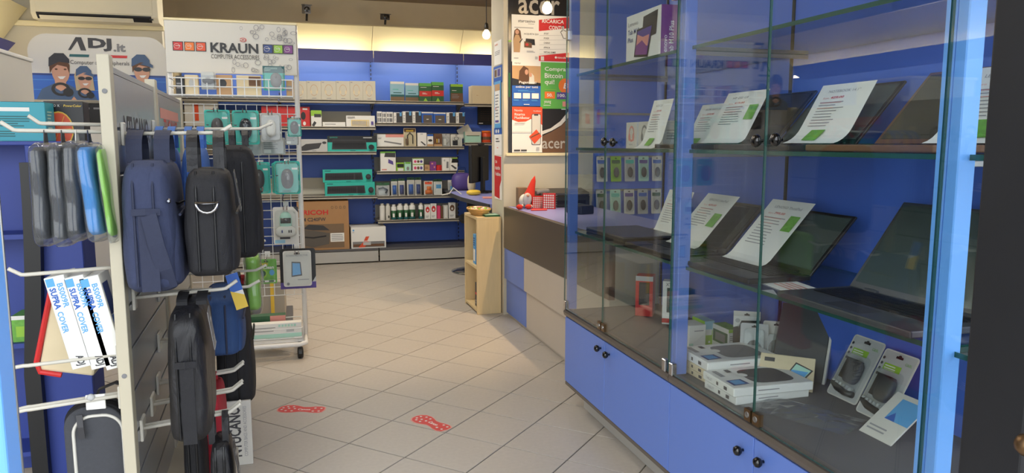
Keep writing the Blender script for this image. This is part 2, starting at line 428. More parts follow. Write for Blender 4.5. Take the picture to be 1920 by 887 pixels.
kb = MB().lathe([(0.004, 0), (0.010, 0.004), (0.013, 0.012), (0.010, 0.020), (0.003, 0.024)], (0, 0, 0), 'brass', 14, 'y')
pk = hY(1915, 830, 0.575); kb.build('door_knob', jb, (pk.x, 0.556, pk.z), smooth=True)
# blue shop front post on the left, its colour brightened to stand for daylight
pb = thing('window_1', 'bright blue shop window post at the left edge', 'window frame'); pb['kind'] = 'structure'
xl = hY(38, 800, 1.05).x
B(xl-0.16, xl, 1.0, 1.046, -0.02, CEIL, 'blue_daylit').build('post', pb, bevel=0.003)
B(xl-0.004, xl+0.001, 1.046, 1.05, -0.02, CEIL, 'steel').build('post_edge', pb, bevel=0.002)

# invented fixtures of the added fill lamps, out of view
for i, (x, y, LAMP_Z, _a, _b) in enumerate(FILL_LAMPS):
    t = thing('added_fill_lamp', ['added unseen fill lamp over the entrance aisle', 'added unseen fill lamp over the middle of the shop', 'added unseen fill lamp over the left display stand'][i], 'lamp', (x, y, LAMP_Z), group='added fill lamps')
    for sx in (-0.45, 0.45): MB().tube([(sx, 0, 0.0), (sx, 0, CEIL-LAMP_Z)], 0.003, 'steel', 6).build('suspension_wire', t)
    B(-0.6, 0.6, -0.11, 0.11, -0.06, 0, 'white').build('housing', t, bevel=0.004)
    B(-0.57, 0.57, -0.09, 0.09, -0.066, -0.058, 'fill_diffuser').build('diffuser', t)

# ================================================================== far wall shelving
YF_L, YF_R = 6.93, 7.01
def zL(y): return hY(640, y, YF_L).z
def zR(y): return hY(790, y, YF_R).z
LZ = [zL(188), zL(238), zL(285), zL(368)]; RZ = [zR(190.5), zR(231.5), zR(275), zR(321), zR(367), zR(412)]
BZ = zL(468)
UP = [-0.986, -0.137, 0.712, 1.561, 2.41]
def shelving(k, label, shelves, yf, risers):
    x0, x1 = UP[k], UP[k+1]
    t = thing('wall_shelving', label, 'shelving', ((x0+x1)/2, YBK, 0), group='blue wall shelving bays at the far end')
    P = lambda mb, n, **kw: mb.build(n, t, (-(x0+x1)/2, -YBK, 0), **kw)
    P(B(x0+0.012, x1-0.012, YBK, YBK+0.02, 0.1, 1.93, 'blue_panel'), 'back_panel')
    # slotted upright
    up = B(x1-0.011, x1+0.011, YBK-0.008, YBK+0.02, 0.05, 1.95, 'blue_panel')
    for s in range(46): up.box(x1-0.004, x1+0.004, YBK-0.0095, YBK-0.007, 0.12+s*0.04, 0.145+s*0.04, 'slot_black')
    P(up, 'upright')
    for si, (z, ris) in enumerate(zip(shelves, risers)):
        sh = B(x0+0.004, x1-0.004, yf, YBK-0.01, z-0.012, z, 'shelf_grey'); sh.box(x0+0.004, x1-0.004, yf, yf+0.012, z-0.026, z+0.004, 'shelf_grey')
        s_ = P(sh, 'shelf', bevel=0.002, seg=1)
        for xb in (x0+0.006, x1-0.012): MB().extr([(xb, YBK-0.01, z-0.012), (xb, YBK-0.01, z-0.08), (xb, YBK-0.1, z-0.03), (xb, yf+0.04, z-0.012)], (0.006, 0, 0), 'shelf_grey').build('bracket', s_)
        if ris: B(x0+0.01, x1-0.01, YBK-0.03, YBK-0.015, z, z+ris[0], ris[1]).build('riser', s_)
    P(B(x0+0.003, x1-0.003, YF_L-0.0, YBK, BZ-0.02, BZ, 'shelf_dark'), 'base_shelf', bevel=0.003, seg=1)
    P(B(x0+0.006, x1-0.006, YF_L+0.006, YF_L+0.02, 0.012, BZ-0.022, 'plinth_grey'), 'kick_plate', bevel=0.002, seg=1)
    P(B(x0+0.002, x1-0.002, 7.03, 7.045, 1.857, 1.962, 'blue_fascia'), 'fascia', bevel=0.002, seg=1)
    P(MB().extr([(x0+0.002, 7.27, 1.92), (x0+0.002, 7.03, 2.18), (x0+0.002, 7.045, 2.192), (x0+0.002, 7.285, 1.932)], (x1-x0-0.004, 0, 0), 'cream_panel'), 'canopy_panel')
    tb_ = MB().tube([(x0+0.07, 7.14, 1.905), (x1-0.07, 7.14, 1.905)], 0.013, 'tube_glow', 8); P(tb_, 'fluorescent_tube')
    P(B(x0+0.03, x1-0.03, 7.05, 7.075, 1.88, 1.93, 'white'), 'tube_holder')
    return t
rc = (0.155, 'riser_cream'); rg = (0.13, 'riser_grey')
shelving(0, 'blue wall shelving bay hidden behind the wire rack', LZ, YF_L, [None, rc, rc, rc])
shelving(1, 'blue wall shelving bay with keyboards and big cartons', LZ, YF_L, [None, rc, None, rc])
shelving(2, 'blue wall shelving bay with narrow shelves of small boxes and cans', RZ, YF_R, [None, None, rg, rg, rg, rg])
shelving(3, 'blue wall shelving bay in the corner beside the poster wall', [hY(900, 195, 7.0).z, hY(900, 268, 7.0).z], YF_R, [None, None])
# left wall canopy and shelving seen above the stand
t = thing('wall_canopy', 'canopy with dark blue fascia along the left wall', 'canopy', (-1.9, 4.2, 0))
L_ = lambda mb, n: mb.build(n, t, (1.9, -4.2, 0))
L_(MB().extr([(-1.56, 3.0, 1.59), (-1.56, 3.0, 1.70), (-1.56, 5.06, 1.70), (-1.56, 4.82, 1.59)], (-0.015, 0, 0), 'blue_fascia'), 'fascia')
L_(MB().extr([(-1.80, 3.0, 1.66), (-1.58, 3.0, 1.95), (-1.60, 3.0, 1.96), (-1.82, 3.0, 1.67)], (0, 2.38, 0), 'cream_panel'), 'canopy_panel')
L_(B(-1.9, -1.88, 3.0, 5.4, 0.1, 1.66, 'blue_panel'), 'back_panel')
L_(MB().tube([(-1.70, 3.1, 1.64), (-1.70, 5.2, 1.64)], 0.012, 'tube_glow', 8), 'fluorescent_tube')

# air conditioner
a0 = hY(55, 20, 5.2).x; a1 = hY(295, 20, 5.2).x; zb = hY(175, 37, 5.2).z
t = thing('air_conditioner', 'cream wall air conditioner at the upper left', 'air conditioner', ((a0+a1)/2, 5.42, zb))
w = a1-a0
mb = MB().extr([(-w/2, 0, 0.0), (-w/2, -0.17, 0.0), (-w/2, -0.205, 0.03), (-w/2, -0.21, 0.2), (-w/2, -0.19, 0.25), (-w/2, 0, 0.25)], (w, 0, 0), 'cream_plastic'); mb.build('body', t, bevel=0.004)
MB().extr([(-w/2+0.03, -0.176, 0.0015), (-w/2+0.03, -0.207, 0.026), (-w/2+0.03, -0.2085, 0.036), (-w/2+0.03, -0.2, 0.036)], (w-0.07, 0, 0), 'slot_black').build('air_slot', t)
MB().extr([(-w/2+0.045, -0.178, -0.002), (-w/2+0.045, -0.204, 0.019), (-w/2+0.045, -0.207, 0.018), (-w/2+0.045, -0.181, -0.004)], (w-0.19, 0, 0), 'cream_plastic').build('louvre', t)
B(-w/2+0.03, w/2-0.03, -0.214, -0.208, 0.042, 0.19, 'cream_plastic').build('front_panel', t, bevel=0.002)
B(w/2-0.05, w/2-0.028, -0.211, -0.205, 0.012, 0.020, 'slot_black').build('display_window', t)
# CCTV cameras standing on the canopy edge
def cctv(px, py, py_top, label, m):
    p = hY(px, py, 7.03); t = thing('security_camera', label, 'security camera', (p.x, 7.03, p.z), group='security cameras on the canopy')
    h = hY(px, py_top, 7.03).z - p.z
    MB().tube([(0, 0.0, 0), (0.004, 0, h*0.45)], 0.010, 'black', 8).build('stalk', t)
    b = MB().box(-0.03, 0.025, -0.06, 0.06, h*0.45, h*0.98, m); b.build('housing', t, rot=(0.15, 0, 0.2), bevel=0.006)
    MB().lathe([(0.022, 0), (0.024, -0.02), (0.014, -0.022), (0.012, -0.015)], (0.004, -0.06, h*0.66), 'black_gloss', 14, 'y').build('lens', t)
    B(-0.034, 0.03, -0.075, 0.06, h*0.98, h*1.04, m).build('sun_hood', t, rot=(0.15, 0, 0.2))
cctv(575, 39, 10, 'grey security camera on the canopy above the printed white rack header', 'mid_grey')
cctv(722, 46, 27, 'small black security camera on the canopy left of the pendant bulb', 'dark_grey')
# pendant bulbs
def pendant(p, label, power):
    t = thing('pendant_bulb', label, 'lamp', p, group='bare pendant bulbs')
    MB().tube([(0, 0, CEIL-p[2]), (0, 0, 0.07)], 0.0035, 'black', 6).build('cord', t)
    MB().lathe([(0.006, 0.085), (0.014, 0.075), (0.017, 0.05), (0.015, 0.03)], (0, 0, 0), 'black', 12).build('socket', t, smooth=True)
    MB().lathe([(0.012, 0.036), (0.014, 0.028), (0.026, 0.01), (0.030, -0.008), (0.024, -0.026), (0.010, -0.035), (0.001, -0.036)], (0, 0, 0), 'bulb_glow', 14).build('bulb', t, smooth=True)
    l = bpy.data.lights.new('bulb_light', 'POINT'); l.energy = power; l.color = (1.0, 0.72, 0.42); l.shadow_soft_size = 0.03
    o = bpy.data.objects.new('bulb_light', l); COL.objects.link(o); o.parent = t; o.location = (0, 0, -0.075)
p = hX(1026, 14, 1.43); pendant((p.x, p.y, p.z), 'bare pendant bulb hanging in front of the posters', 1.6)
p = hY(912, 64, 5.6); pendant((p.x, p.y, p.z), 'bare pendant bulb hanging near the far canopy', 4)

# ceiling spotlight over the counter (above the frame)
t = thing('ceiling_spotlight', 'warm ceiling spotlight over the counter', 'lamp', (1.59, 3.95, CEIL))
MB().lathe([(0.045, 0.0), (0.045, -0.02), (0.01, -0.025)], (0, 0, 0), 'white', 18).build('rose', t)
MB().tube([(0, 0, -0.02), (0, 0, -0.07)], 0.007, 'white', 8).build('arm', t)
MB().lathe([(0.02, 0.05), (0.035, 0.03), (0.042, -0.03), (0.038, -0.03), (0.03, 0.01)], (0, 0, -0.11), 'white', 18).build('shade', t)
l = bpy.data.lights.new('spot_light', 'SPOT'); l.energy = 92; l.color = (1.0, 0.70, 0.40); l.spot_size = math.radians(64); l.spot_blend = 0.8; l.shadow_soft_size = 0.025
o = bpy.data.objects.new('spot_light', l); COL.objects.link(o); o.parent = t; o.location = (0, 0, -0.145)
o.rotation_euler = (Vector((0.78, 4.45, 0)) - Vector((1.59, 3.95, CEIL-0.145))).to_track_quat('-Z', 'Y').to_euler()

# ================================================================== glass showcase on the right
XS, XB = 1.074, 1.50
YE, YM, YN = 2.86, 1.945, 1.011            # far end, middle post, near post
Y0 = 0.70                                  # near end, hidden behind the door jamb
S1, S2, S3, SB = 1.394, 1.100, 0.757, 0.420
ST = 0.010
t = thing('display_showcase', 'long blue showcase with glass doors along the right side', 'showcase', (XS, 2.0, 0))
SC = t
P = lambda mb, n, par=None, **kw: mb.build(n, par or t, (-XS, -2.0, 0) if par is None else (0, 0, 0), **kw)
def slab(x0, x1, y0, y1, z0, z1):
    mb = B(x0, x1, y0, y1, z0, z1, 'glass'); d = [z1-z0, z1-z0, y1-y0, x1-x0, y1-y0, x1-x0]
    thin = min(x1-x0, y1-y0, z1-z0)
    faces_thin = {0: z1-z0, 1: z1-z0, 2: y1-y0, 3: x1-x0, 4: y1-y0, 5: x1-x0}
    e = mb.mi('glass_edge')
    for fi, ext in faces_thin.items():
        if abs(ext-thin) > 1e-9: mb.m[fi] = e
    return mb
# base: plinth, carcass, rail, doors
P(B(XS+0.06, XB, Y0, YE-0.05, 0, 0.10, 'plinth_grey'), 'plinth', bevel=0.002, seg=1)
P(B(XS+0.012, XB+0.01, Y0, YE, 0.10, SB-0.012, 'blue_front'), 'base_carcass')
P(B(XS-0.006, XB, Y0, YE+0.002, 0.094, 0.112, 'rail_bronze'), 'edge_strip', bevel=0.003, seg=1)
P(B(XS+0.004, XB, Y0, YE-0.002, SB-0.012, SB, 'shelf_dark'), 'showcase_floor')
def rail(y0, y1):
    return MB().extr([(XS+0.012, y0, SB-0.028), (XS-0.004, y0, SB-0.028), (XS-0.013, y0, SB-0.02), (XS-0.016, y0, SB-0.008), (XS-0.012, y0, SB+0.002), (XS-0.002, y0, SB+0.007), (XS+0.012, y0, SB+0.007)], (0, y1-y0, 0), 'rail_bronze')
for a, b in ((Y0, YN-0.002), (YN+0.002, YM-0.002), (YM+0.002, YE+0.004)): P(rail(a, b), 'bumper_rail', smooth=False)
yd1 = hX(1136, 740, XS).y; yd2 = hX(1418, 850, XS).y
doors = [(yd1+0.0015, YE), (YM+0.0015, yd1-0.0015), (yd2+0.0015, YM-0.0015), (YN+0.002, yd2-0.0015), (Y0, YN-0.001)]
knobs = [(1125, 653), (1141, 665), (1391, 844), (1429, 866), None]
def knob(r=0.011):
    return MB().lathe([(0.004, 0), (0.0035, -0.006), (r*0.75, -0.010), (r, -0.017), (r*0.8, -0.024), (r*0.3, -0.0275), (0.0005, -0.028)], (0, 0, 0), 'black_gloss', 16, 'x')
for (a, b), k in zip(doors, knobs):
    d = P(B(XS-0.008, XS+0.012, a, b, 0.113, SB-0.029, 'blue_front'), 'base_door', bevel=0.0012, seg=1)
    if k:
        pk = hX(k[0], k[1], XS-0.012); knob(0.0135).build('knob', d, (XS-0.008, pk.y, pk.z), smooth=True)
# frame posts (pairs of square sections), back panel, top
for yp in (YN, YM, YE-0.024):
    for dy in ((-0.024, 0.001) if yp != YE-0.024 else (0.0,)):
        P(B(XS-0.004, XS+0.034, yp+dy, yp+dy+0.023, SB+0.006, 2.05, 'blue_front' if yp != YN else 'blue_daylit'), 'post', bevel=0.002, seg=1)  # near post gets the lighter blue that has daylight in its colour
P(B(XB, XB+0.02, Y0, YE, SB, 2.05, 'blue_panel'), 'back_panel')
for yu in (2.018, 1.06, 2.84):
    up = B(XB-0.004, XB+0.002, yu-0.006, yu+0.006, SB, 2.05, 'slot_black'); P(up, 'upright')
P(B(XS-0.004, XB+0.02, Y0, YE, 2.05, 2.08, 'blue_front'), 'top_panel')
# glass end wall and back lip
P(slab(XS+0.03, XB, YE-0.014, YE-0.008, SB+0.002, 2.045), 'end_glass')
# glass shelves
for z in (S1, S2, S3):
    for a, b in ((Y0, YN-0.006), (YN+0.006, YM-0.006), (YM+0.006, YE-0.03)):
        P(slab(XS+0.02, XB-0.005, a, b, z-ST, z), 'glass_shelf')
    for yu in (YN, YM, YE-0.03):
        P(B(XS+0.034, XB, yu-0.004, yu+0.004, z-ST-0.012, z-ST-0.001, 'steel'), 'shelf_bracket', bevel=0.001, seg=1)
# glass doors, frameless
ys1 = hX(1141, 300, XS).y; ys2 = hX(1443, 300, XS).y
GZ0, GZ1 = SB+0.010, 2.04
gk = {0: (1134, 266), 1: (1150, 267), 2: (1420, 264), 3: (1456, 262)}
for i, (a, b) in enumerate(((ys1+0.0015, YE-0.002), (YM+0.002, ys1-0.0015), (ys2+0.0015, YM-0.002), (YN+0.002, ys2-0.0015), (Y0, YN-0.002))):
    g = P(slab(XS-0.016, XS-0.010, a, b, GZ0, GZ1), 'glass_door')
    if i in gk:
        pk = hX(gk[i][0], gk[i][1], XS-0.03); knob(0.016).build('knob', g, (XS-0.016, pk.y, pk.z), smooth=True)
        hy = [YE-0.02, YM+0.022, YM-0.022, YN+0.022][i]
        for hz in (GZ0, 1.53):
            B(XS-0.021, XS-0.004, hy-0.011, hy+0.011, hz-0.004, hz+0.034, 'chrome').build('hinge', g, bevel=0.002, seg=1)
        ly = [ys1+0.018, ys1-0.016, ys2+0.018, ys2-0.016][i]
        lk = B(XS-0.020, XS-0.006, ly-0.013, ly+0.013, GZ0+0.002, GZ0+0.032, 'brass'); lk.lathe([(0.001, -0.0235), (0.007, -0.0225), (0.008, -0.02)], (XS, ly, GZ0+0.018), 'steel', 12, 'x'); lk.build('lock', g)

# ------------------------------------------------------------------ things in the showcase
RZ90 = (0, 0, -math.pi/2)                  # front faces the aisle (-x)
def laptop(label, y, x, z, w=0.36, d=0.235, lid_h=0.225, tilt=24, screen='screen_dark', body='laptop_black', rz=0.0, group='laptops on show in the glass case'):
    """origin: middle of the front edge of the base; front towards the aisle; tilt = lid lean back from upright"""
    t = thing('laptop', label, 'laptop', (x, y, z), (0, 0, -math.pi/2+rz), group)
    b = MB().box(-w/2, w/2, 0, d, 0.0015, 0.016, body); b.build('base', t, bevel=0.003, seg=2)
    kbm = MB()
    for r in range(6):
        n = 15
        for c in range(n):
            if r == 0 and 4 <= c <= 9:
                if c == 4: kbm.box(-w*0.44+c*w*0.88/n+0.001, -w*0.44+10*w*0.88/n-0.001, d*0.40, d*0.40+d*0.075, 0.016, 0.0178, 'key')
                continue
            kbm.box(-w*0.44+c*w*0.88/n+0.001, -w*0.44+(c+1)*w*0.88/n-0.001, d*(0.40+r*0.09), d*(0.475+r*0.09), 0.016, 0.0178, 'key')
    k = kbm.build('keyboard', t); k['kind'] = 'stuff'
    B(-w*0.14, w*0.14, d*0.07, d*0.33, 0.016, 0.0164, 'dark_grey').build('touchpad', t)
    a = math.radians(tilt)
    l = MB().box(-w/2, w/2, 0, 0.007, 0, lid_h, body).build('lid', t, (0, d-0.004, 0.016), (-a, 0, 0), bevel=0.002)
    B(-w/2+0.010, w/2-0.010, -0.0008, 0.001, 0.016, lid_h-0.010, screen).build('screen', l)
    for sx in (-1, 1): MB().tube([(sx*w*0.32-0.02, d-0.003, 0.016), (sx*w*0.32+0.02, d-0.003, 0.016)], 0.006, body, 10).build('hinge', t)
    return t, d, a, lid_h
def sheet(label, y, x, z, w=0.148, L=0.21, tilt=24, bend=0.05, group='printed price sheets in the showcase', title='', price='', green=(0.72, 0.92, 0.42, 0.66), lines=8, rz=0.0, foot=0.0):
    """paper leaning back: the foot curls forward. origin: foot line, front towards the aisle"""
    a = math.radians(tilt); N = 14; prof = []; py, pz = 0.0, 0.0
    a0 = math.radians(72)                    # lean at the foot, straightens to tilt
    for i in range(N+1):
        s = i/N*L; prof.append((py, pz))
        k = min(1, s/max(bend, 1e-4)); an = a0+(a-a0)*k if bend > 0 else a
        py += math.sin(an)*L/N; pz += math.cos(an)*L/N
    o_ = MB(); vs = []; 
    for yy, zz in prof: vs += [(-w/2, yy, zz), (w/2, yy, zz)]
    n = len(prof)
    for i, (yy, zz) in enumerate(prof):
        dy, dz = (prof[min(i+1, n-1)][0]-prof[max(i-1, 0)][0], prof[min(i+1, n-1)][1]-prof[max(i-1, 0)][1]); l = math.hypot(dy, dz)
        vs += [(-w/2, yy+dz/l*0.0005, zz-dy/l*0.0005), (w/2, yy+dz/l*0.0005, zz-dy/l*0.0005)]
    fs = []
    for i in range(n-1): fs += [(2*i, 2*i+1, 2*i+3, 2*i+2), (2*n+2*i, 2*n+2*i+2, 2*n+2*i+3, 2*n+2*i+1), (2*i, 2*i+2, 2*n+2*i+2, 2*n+2*i), (2*i+1, 2*n+2*i+1, 2*n+2*i+3, 2*i+3)]
    fs += [(0, 2*n, 2*n+1, 1), (2*n-2, 2*n-1, 4*n-1, 4*n-2)]
    o_.add(vs, fs, 'paper'); o = o_.build('price_sheet', None, (x, y, z+0.0012), (0, 0, -math.pi/2+rz), smooth=False); tag(o, label, 'sheet', group)
    def fr(u, v, e):
        f = max(0, min(0.9999, v))*N; i = int(f); k = f-i
        yy = prof[i][0]*(1-k)+prof[i+1][0]*k; zz = prof[i][1]*(1-k)+prof[i+1][1]*k
        dy, dz = prof[i+1][0]-prof[i][0], prof[i+1][1]-prof[i][1]; l = math.hypot(dy, dz)
        return (-w/2+u*w, yy-dz/l*e, zz+dy/l*e)
    pr = []
    if title: pr.append(('t', title, 0.2, 0.2+0.042*len(title), 0.87, 0.91, 'ink_soft'))
    if price: pr += [('t', 'Euro', 0.16, 0.27, 0.775, 0.80, 'rose'), ('t', price, 0.3, 0.55, 0.77, 0.81, 'red', 0.01, 0.2)]
    pr.append(('lines', 0.14, 0.66, 0.72-0.042*lines, 0.74, lines, 'ink_soft', 0.26))
    for q in (0, 2): pr.append(('lines', 0.14, 0.6, 0.70-0.04*q, 0.725-0.04*q, 1, 'rose', 0.3))
    if green: pr.append(('r', *green, 'leaf_green'))
    pm = MB(); draw(pm, fr, pr, w, L, 0.0008); pm.build('print', o)
    return o

# ---- shelf 2 (eye level)
HX = 1.29
def lap(label, y, z, w=0.36, **k):
    d = k.pop('d', 0.19); return laptop(label, y, HX-d, z, w=w, d=d, lid_h=k.pop('lid_h', 0.205), tilt=k.pop('tilt', 42), **k)
lap('black laptop on the upper glass shelf behind the tall price sheet right of the post', 1.975, S2, 0.355, screen='screen_dark')
lap('dark laptop on the upper glass shelf with the red priced sheet, between two open laptops', 1.63, S2, 0.30, screen='screen_grey', lid_h=0.208)
lap('laptop with golden reflecting screen beside the bright blue post on the upper shelf', 1.245, S2, 0.35, screen='screen_gold', body='brown', lid_h=0.225)
t = thing('tablet', 'pale metallic tablet leaning behind a price sheet on the upper shelf', 'tablet', (1.33, 2.30, S2), (0, 0, -math.pi/2))
tl = B(-0.1, 0.1, 0, 0.008, 0, 0.185, 'laptop_pale').build('case', t, rot=(-math.radians(38), 0, 0), bevel=0.003)
B(-0.092, 0.08, -0.0008, 0.001, 0.008, 0.177, 'laptop_pale').build('screen', tl)
MB().extr([(-0.02, 0.03, 0.0), (0.02, 0.03, 0.0), (0.02, 0.092, 0.10), (-0.02, 0.092, 0.10)], (0, 0.003, 0), 'black').build('kickstand', t)
sheet('white price sheet with lettering and green stamp at its foot, beside the boxed headphones', 2.30, 1.13, S2, w=0.14, L=0.19, tilt=16, title='ACER Z24', price='359,00', green=(0.35, 0.62, 0.1, 0.28))
sheet('curled price sheet in front of the pale tablet on the upper shelf', 2.235, 1.275, S2, w=0.19, L=0.185, tilt=26, title='ACER SWITCH 10', price='299,00', green=(0.18, 0.5, 0.1, 0.30), lines=7)
sheet('wide price sheet with green stamp at right, behind the black glass knobs', 1.985, 1.225, S2+0.018, w=0.215, L=0.19, tilt=28, bend=0.03, title='HP 250 G8', price='419,00', green=(0.72, 0.93, 0.48, 0.74), lines=8)
sheet('price sheet headed NOTEBOOK leaning on the dark laptop with reflecting rim', 1.575, 1.225, S2+0.018, w=0.19, L=0.195, tilt=30, bend=0.06, title='NOTEBOOK 14.1"', price='429,00', green=(0.28, 0.55, 0.08, 0.30), lines=9)
sheet('price sheet beyond the bright blue post, on the upper shelf', 1.135, 1.24, S2+0.018, w=0.20, L=0.20, tilt=32, bend=0.05, title='LENOVO V15', price='449,00', green=(0.25, 0.65, 0.12, 0.36), lines=8)
# acrylic easel behind the first sheet
t = thing('acrylic_easel', 'clear acrylic easel holding up the price sheet beside the boxed headphones', 'stand', (1.19, 2.30, S2), RZ90)
MB().extr([(-0.06, 0.005, 0.0), (0.06, 0.005, 0.0), (0.06, 0.04, 0.13), (-0.06, 0.04, 0.13)], (0, 0.003, 0), 'blister_plastic').build('back_plate', t)
MB().extr([(-0.05, 0.0, 0.001), (0.05, 0.0, 0.001), (0.05, 0.06, 0.001), (-0.05, 0.06, 0.001)], (0, 0, 0.003), 'blister_plastic').build('foot_plate', t)
HP = [('r', 0, 1, 0, 1, 'offwhite'), ('ring', 0.52, 0.55, 0.26, 0.32, 0.28, 'X'), ('o', 0.32, 0.42, 0.10, 0.16, 'X'), ('o', 0.70, 0.42, 0.10, 0.16, 'X'), ('lines', 0.3, 0.7, 0.1, 0.16, 2, 'ink_soft')]
for i, (y, c, n) in enumerate(((2.64, 'rose', 'rose'), (2.53, 'mid_grey', 'grey'), (2.43, 'black', 'black'))):
    carton('headphone_box', f'white box printed with {n} headphones on the upper glass shelf', 'box', (1.25, y, S2), 0.092, 0.075, 0.098, 'white',
           {'F': [tuple(c if z == 'X' else z for z in p) for p in HP], 'R': [('lines', 0.2, 0.8, 0.3, 0.7, 4, 'ink_soft')]}, RZ90, 'boxed headphones in the showcase')
# ---- shelf 1
carton('tablet_box', 'white tablet carton with purple side on the top glass shelf', 'box', (1.135, 2.325, S1), 0.26, 0.06, 0.165, 'white',
    {'F': [('t', 'Lenovo', 0.06, 0.36, 0.77, 0.86, 'ink_soft'), ('t', 'Tab M10', 0.06, 0.40, 0.60, 0.70, 'blue_deep', 0.01), ('t', 'Plus', 0.06, 0.22, 0.44, 0.54, 'blue_deep', 0.01),
           ('p', [(0.48, 0.42), (0.52, 0.88), (0.92, 0.93), (0.88, 0.47)], 'dark_grey'), ('p', [(0.26, 0.12), (0.34, 0.66), (0.80, 0.70), (0.66, 0.06)], 'black'), ('p', [(0.29, 0.16), (0.36, 0.62), (0.77, 0.66), (0.64, 0.11)], 'violet'),
           ('p', [(0.33, 0.34), (0.36, 0.56), (0.52, 0.48), (0.70, 0.5), (0.66, 0.28)], 'rose'), ('p', [(0.29, 0.16), (0.33, 0.34), (0.5, 0.42), (0.66, 0.25), (0.64, 0.11)], 'purple')],
     'R': [('r', 0, 1, 0, 1, 'purple'), ('t', 'Lenovo', 0.14, 0.38, 0.04, 0.42, 'white', 0, 0, 90), ('t', 'Tab M10 Plus', 0.48, 0.76, 0.04, 0.70, 'white', 0.01, 0, 90)]}, RZ90)
# ---- shelf 3
t = thing('laptop', 'closed silver laptop lying on the lower glass shelf at its far end', 'laptop', (1.13, 2.62, S3), RZ90, 'laptops on show in the glass case')
B(-0.18, 0.18, 0, 0.23, 0.0015, 0.012, 'laptop_black').build('base', t, bevel=0.003)
B(-0.18, 0.18, 0, 0.23, 0.0125, 0.020, 'laptop_grey').build('lid', t, bevel=0.003)
lap('open laptop on the lower shelf with a price sheet, nearest the middle post', 2.19, S3, 0.34, lid_h=0.20)
lap('open black laptop with glossy greenish screen and price sheet on the lower shelf', 1.80, S3, 0.37, screen='screen_grey', lid_h=0.205)
lap('large grey open laptop next to the near blue post on the lower shelf', 1.27, S3, 0.40, d=0.21, body='laptop_grey', screen='screen_grey', lid_h=0.25, tilt=36)
sheet('price sheet at the far end of the lower shelf beside the closed laptop', 2.56, 1.33, S3, w=0.19, L=0.21, tilt=22, title='HP 15s', price='399,00', green=None, lines=9)
sheet('price sheet with two title lines leaning on the open laptop near the middle post', 2.215, 1.235, S3+0.018, w=0.195, L=0.235, tilt=42, bend=0.02, title='LENOVO IdeaPad', price='439,00', green=(0.70, 0.93, 0.42, 0.66), lines=8)
sheet('curved price sheet leaning on the laptop with greenish screen', 1.855, 1.235, S3+0.018, w=0.195, L=0.245, tilt=42, bend=0.03, title='LENOVO ThinkPad', price='799,00', green=(0.72, 0.94, 0.55, 0.78), lines=10)
sh = B(-0.075, 0.075, 0, 0.1, 0, 0.0008, 'paper').build('price_sheet', None, (1.14, 1.56, S3+0.001), (0, 0, -math.pi/2-0.12)); tag(sh, 'small white sheet lying flat before the laptops on the lower shelf', 'sheet', 'printed price sheets in the showcase')
pm = MB(); draw(pm, lambda u, v, e: (-0.075+0.15*u, 0.1*v, 0.0008+e), [('lines', 0.15, 0.85, 0.2, 0.8, 4, 'rose')], 1, 1, 0.0004); pm.build('print', sh)
# ---- floor of the showcase
carton('accessory_box', 'white accessory box with black plug drawing next to the middle post', 'box', (1.30, 2.19, SB), 0.064, 0.08, 0.078, 'white', {'F': [('lines', 0.3, 0.9, 0.7, 0.8, 1, 'ink_soft'), ('r', 0.0, 0.25, 0.05, 0.2, 'mint')], 'L': [('o', 0.3, 0.6, 0.1, 0.08, 'black'), ('o', 0.55, 0.75, 0.1, 0.08, 'black'), ('o', 0.6, 0.4, 0.12, 0.06, 'black')]}, group='small boxes on the showcase floor')
carton('accessory_box', 'pale blue and lime accessory box between two white ones', 'box', (1.355, 2.205, SB), 0.038, 0.085, 0.086, 'lime', {'F': [('r', 0, 1, 0.62, 1, 'pale_blue'), ('r', 0.12, 0.75, 0.42, 0.66, 'paper'), ('o', 0.5, 0.14, 0.10, 0.05, 'white')], 'T': [('r', 0, 1, 0, 1, 'pale_blue')]}, group='small boxes on the showcase floor')
carton('accessory_box', 'white box with green top and stripe among the showcase floor boxes', 'box', (1.392, 2.105, SB), 0.05, 0.10, 0.078, 'white', {'F': [('r', 0, 1, 0.86, 1, 'lime'), ('lines', 0.1, 0.8, 0.5, 0.75, 3, 'ink_soft')], 'T': [('r', 0, 1, 0, 1, 'leaf_green')], 'L': [('r', 0.05, 0.95, 0.25, 0.8, 'dark_green'), ('r', 0.2, 0.8, 0.35, 0.7, 'mid_grey')]}, group='small boxes on the showcase floor')
def tablet_pack(label, x, y, z, w, d, h, cover, rz, windowed=True, cream=False):
    o = carton('tablet_cover_box', label, 'box', (x, y, z), w, d, h, 'beige' if cream else 'white', {'F': [('t', 'TABLET', 0.10, 0.32, 0.35, 0.65, 'ink_soft'), ('r', 0.46, 0.52, 0.3, 0.7, 'dark_grey'), ('r', 0.70, 0.80, 0.3, 0.7, 'ink')], 'R': [('lines', 0.3, 0.7, 0.4, 0.7, 1, 'ink_soft')]}, (0, 0, rz), group='flat tablet cover boxes on the showcase floor', bevel=0.002)
    if windowed:
        wm = MB(); fr, a, b = frame_of('T', w, d, h)
        pts = [(0.5 + 0.36*math.copysign(abs(math.cos(q))**0.45, math.cos(q)), 0.60 + 0.27*math.copysign(abs(math.sin(q))**0.45, math.sin(q))) for q in [2*math.pi*k/28 for k in range(28)]]
        draw(wm, fr, [('p', pts, cover), ('r', 0.1, 0.42, 0.07, 0.13, 'ink_soft'), ('p', [(0.62, 0.05), (0.88, 0.05), (0.84, 0.26), (0.6, 0.24)], 'blue_deep'), ('p', [(0.65, 0.08), (0.85, 0.08), (0.82, 0.22), (0.63, 0.21)], 'sky'), ('o', 0.42, 0.34, 0.09, 0.06, 'white'), ('r', 0.1, 0.24, 0.22, 0.28, 'dark_grey')], a, b, 0.0007)
        wm.build('printed_top', o)
    return o
rzp = -math.pi/2
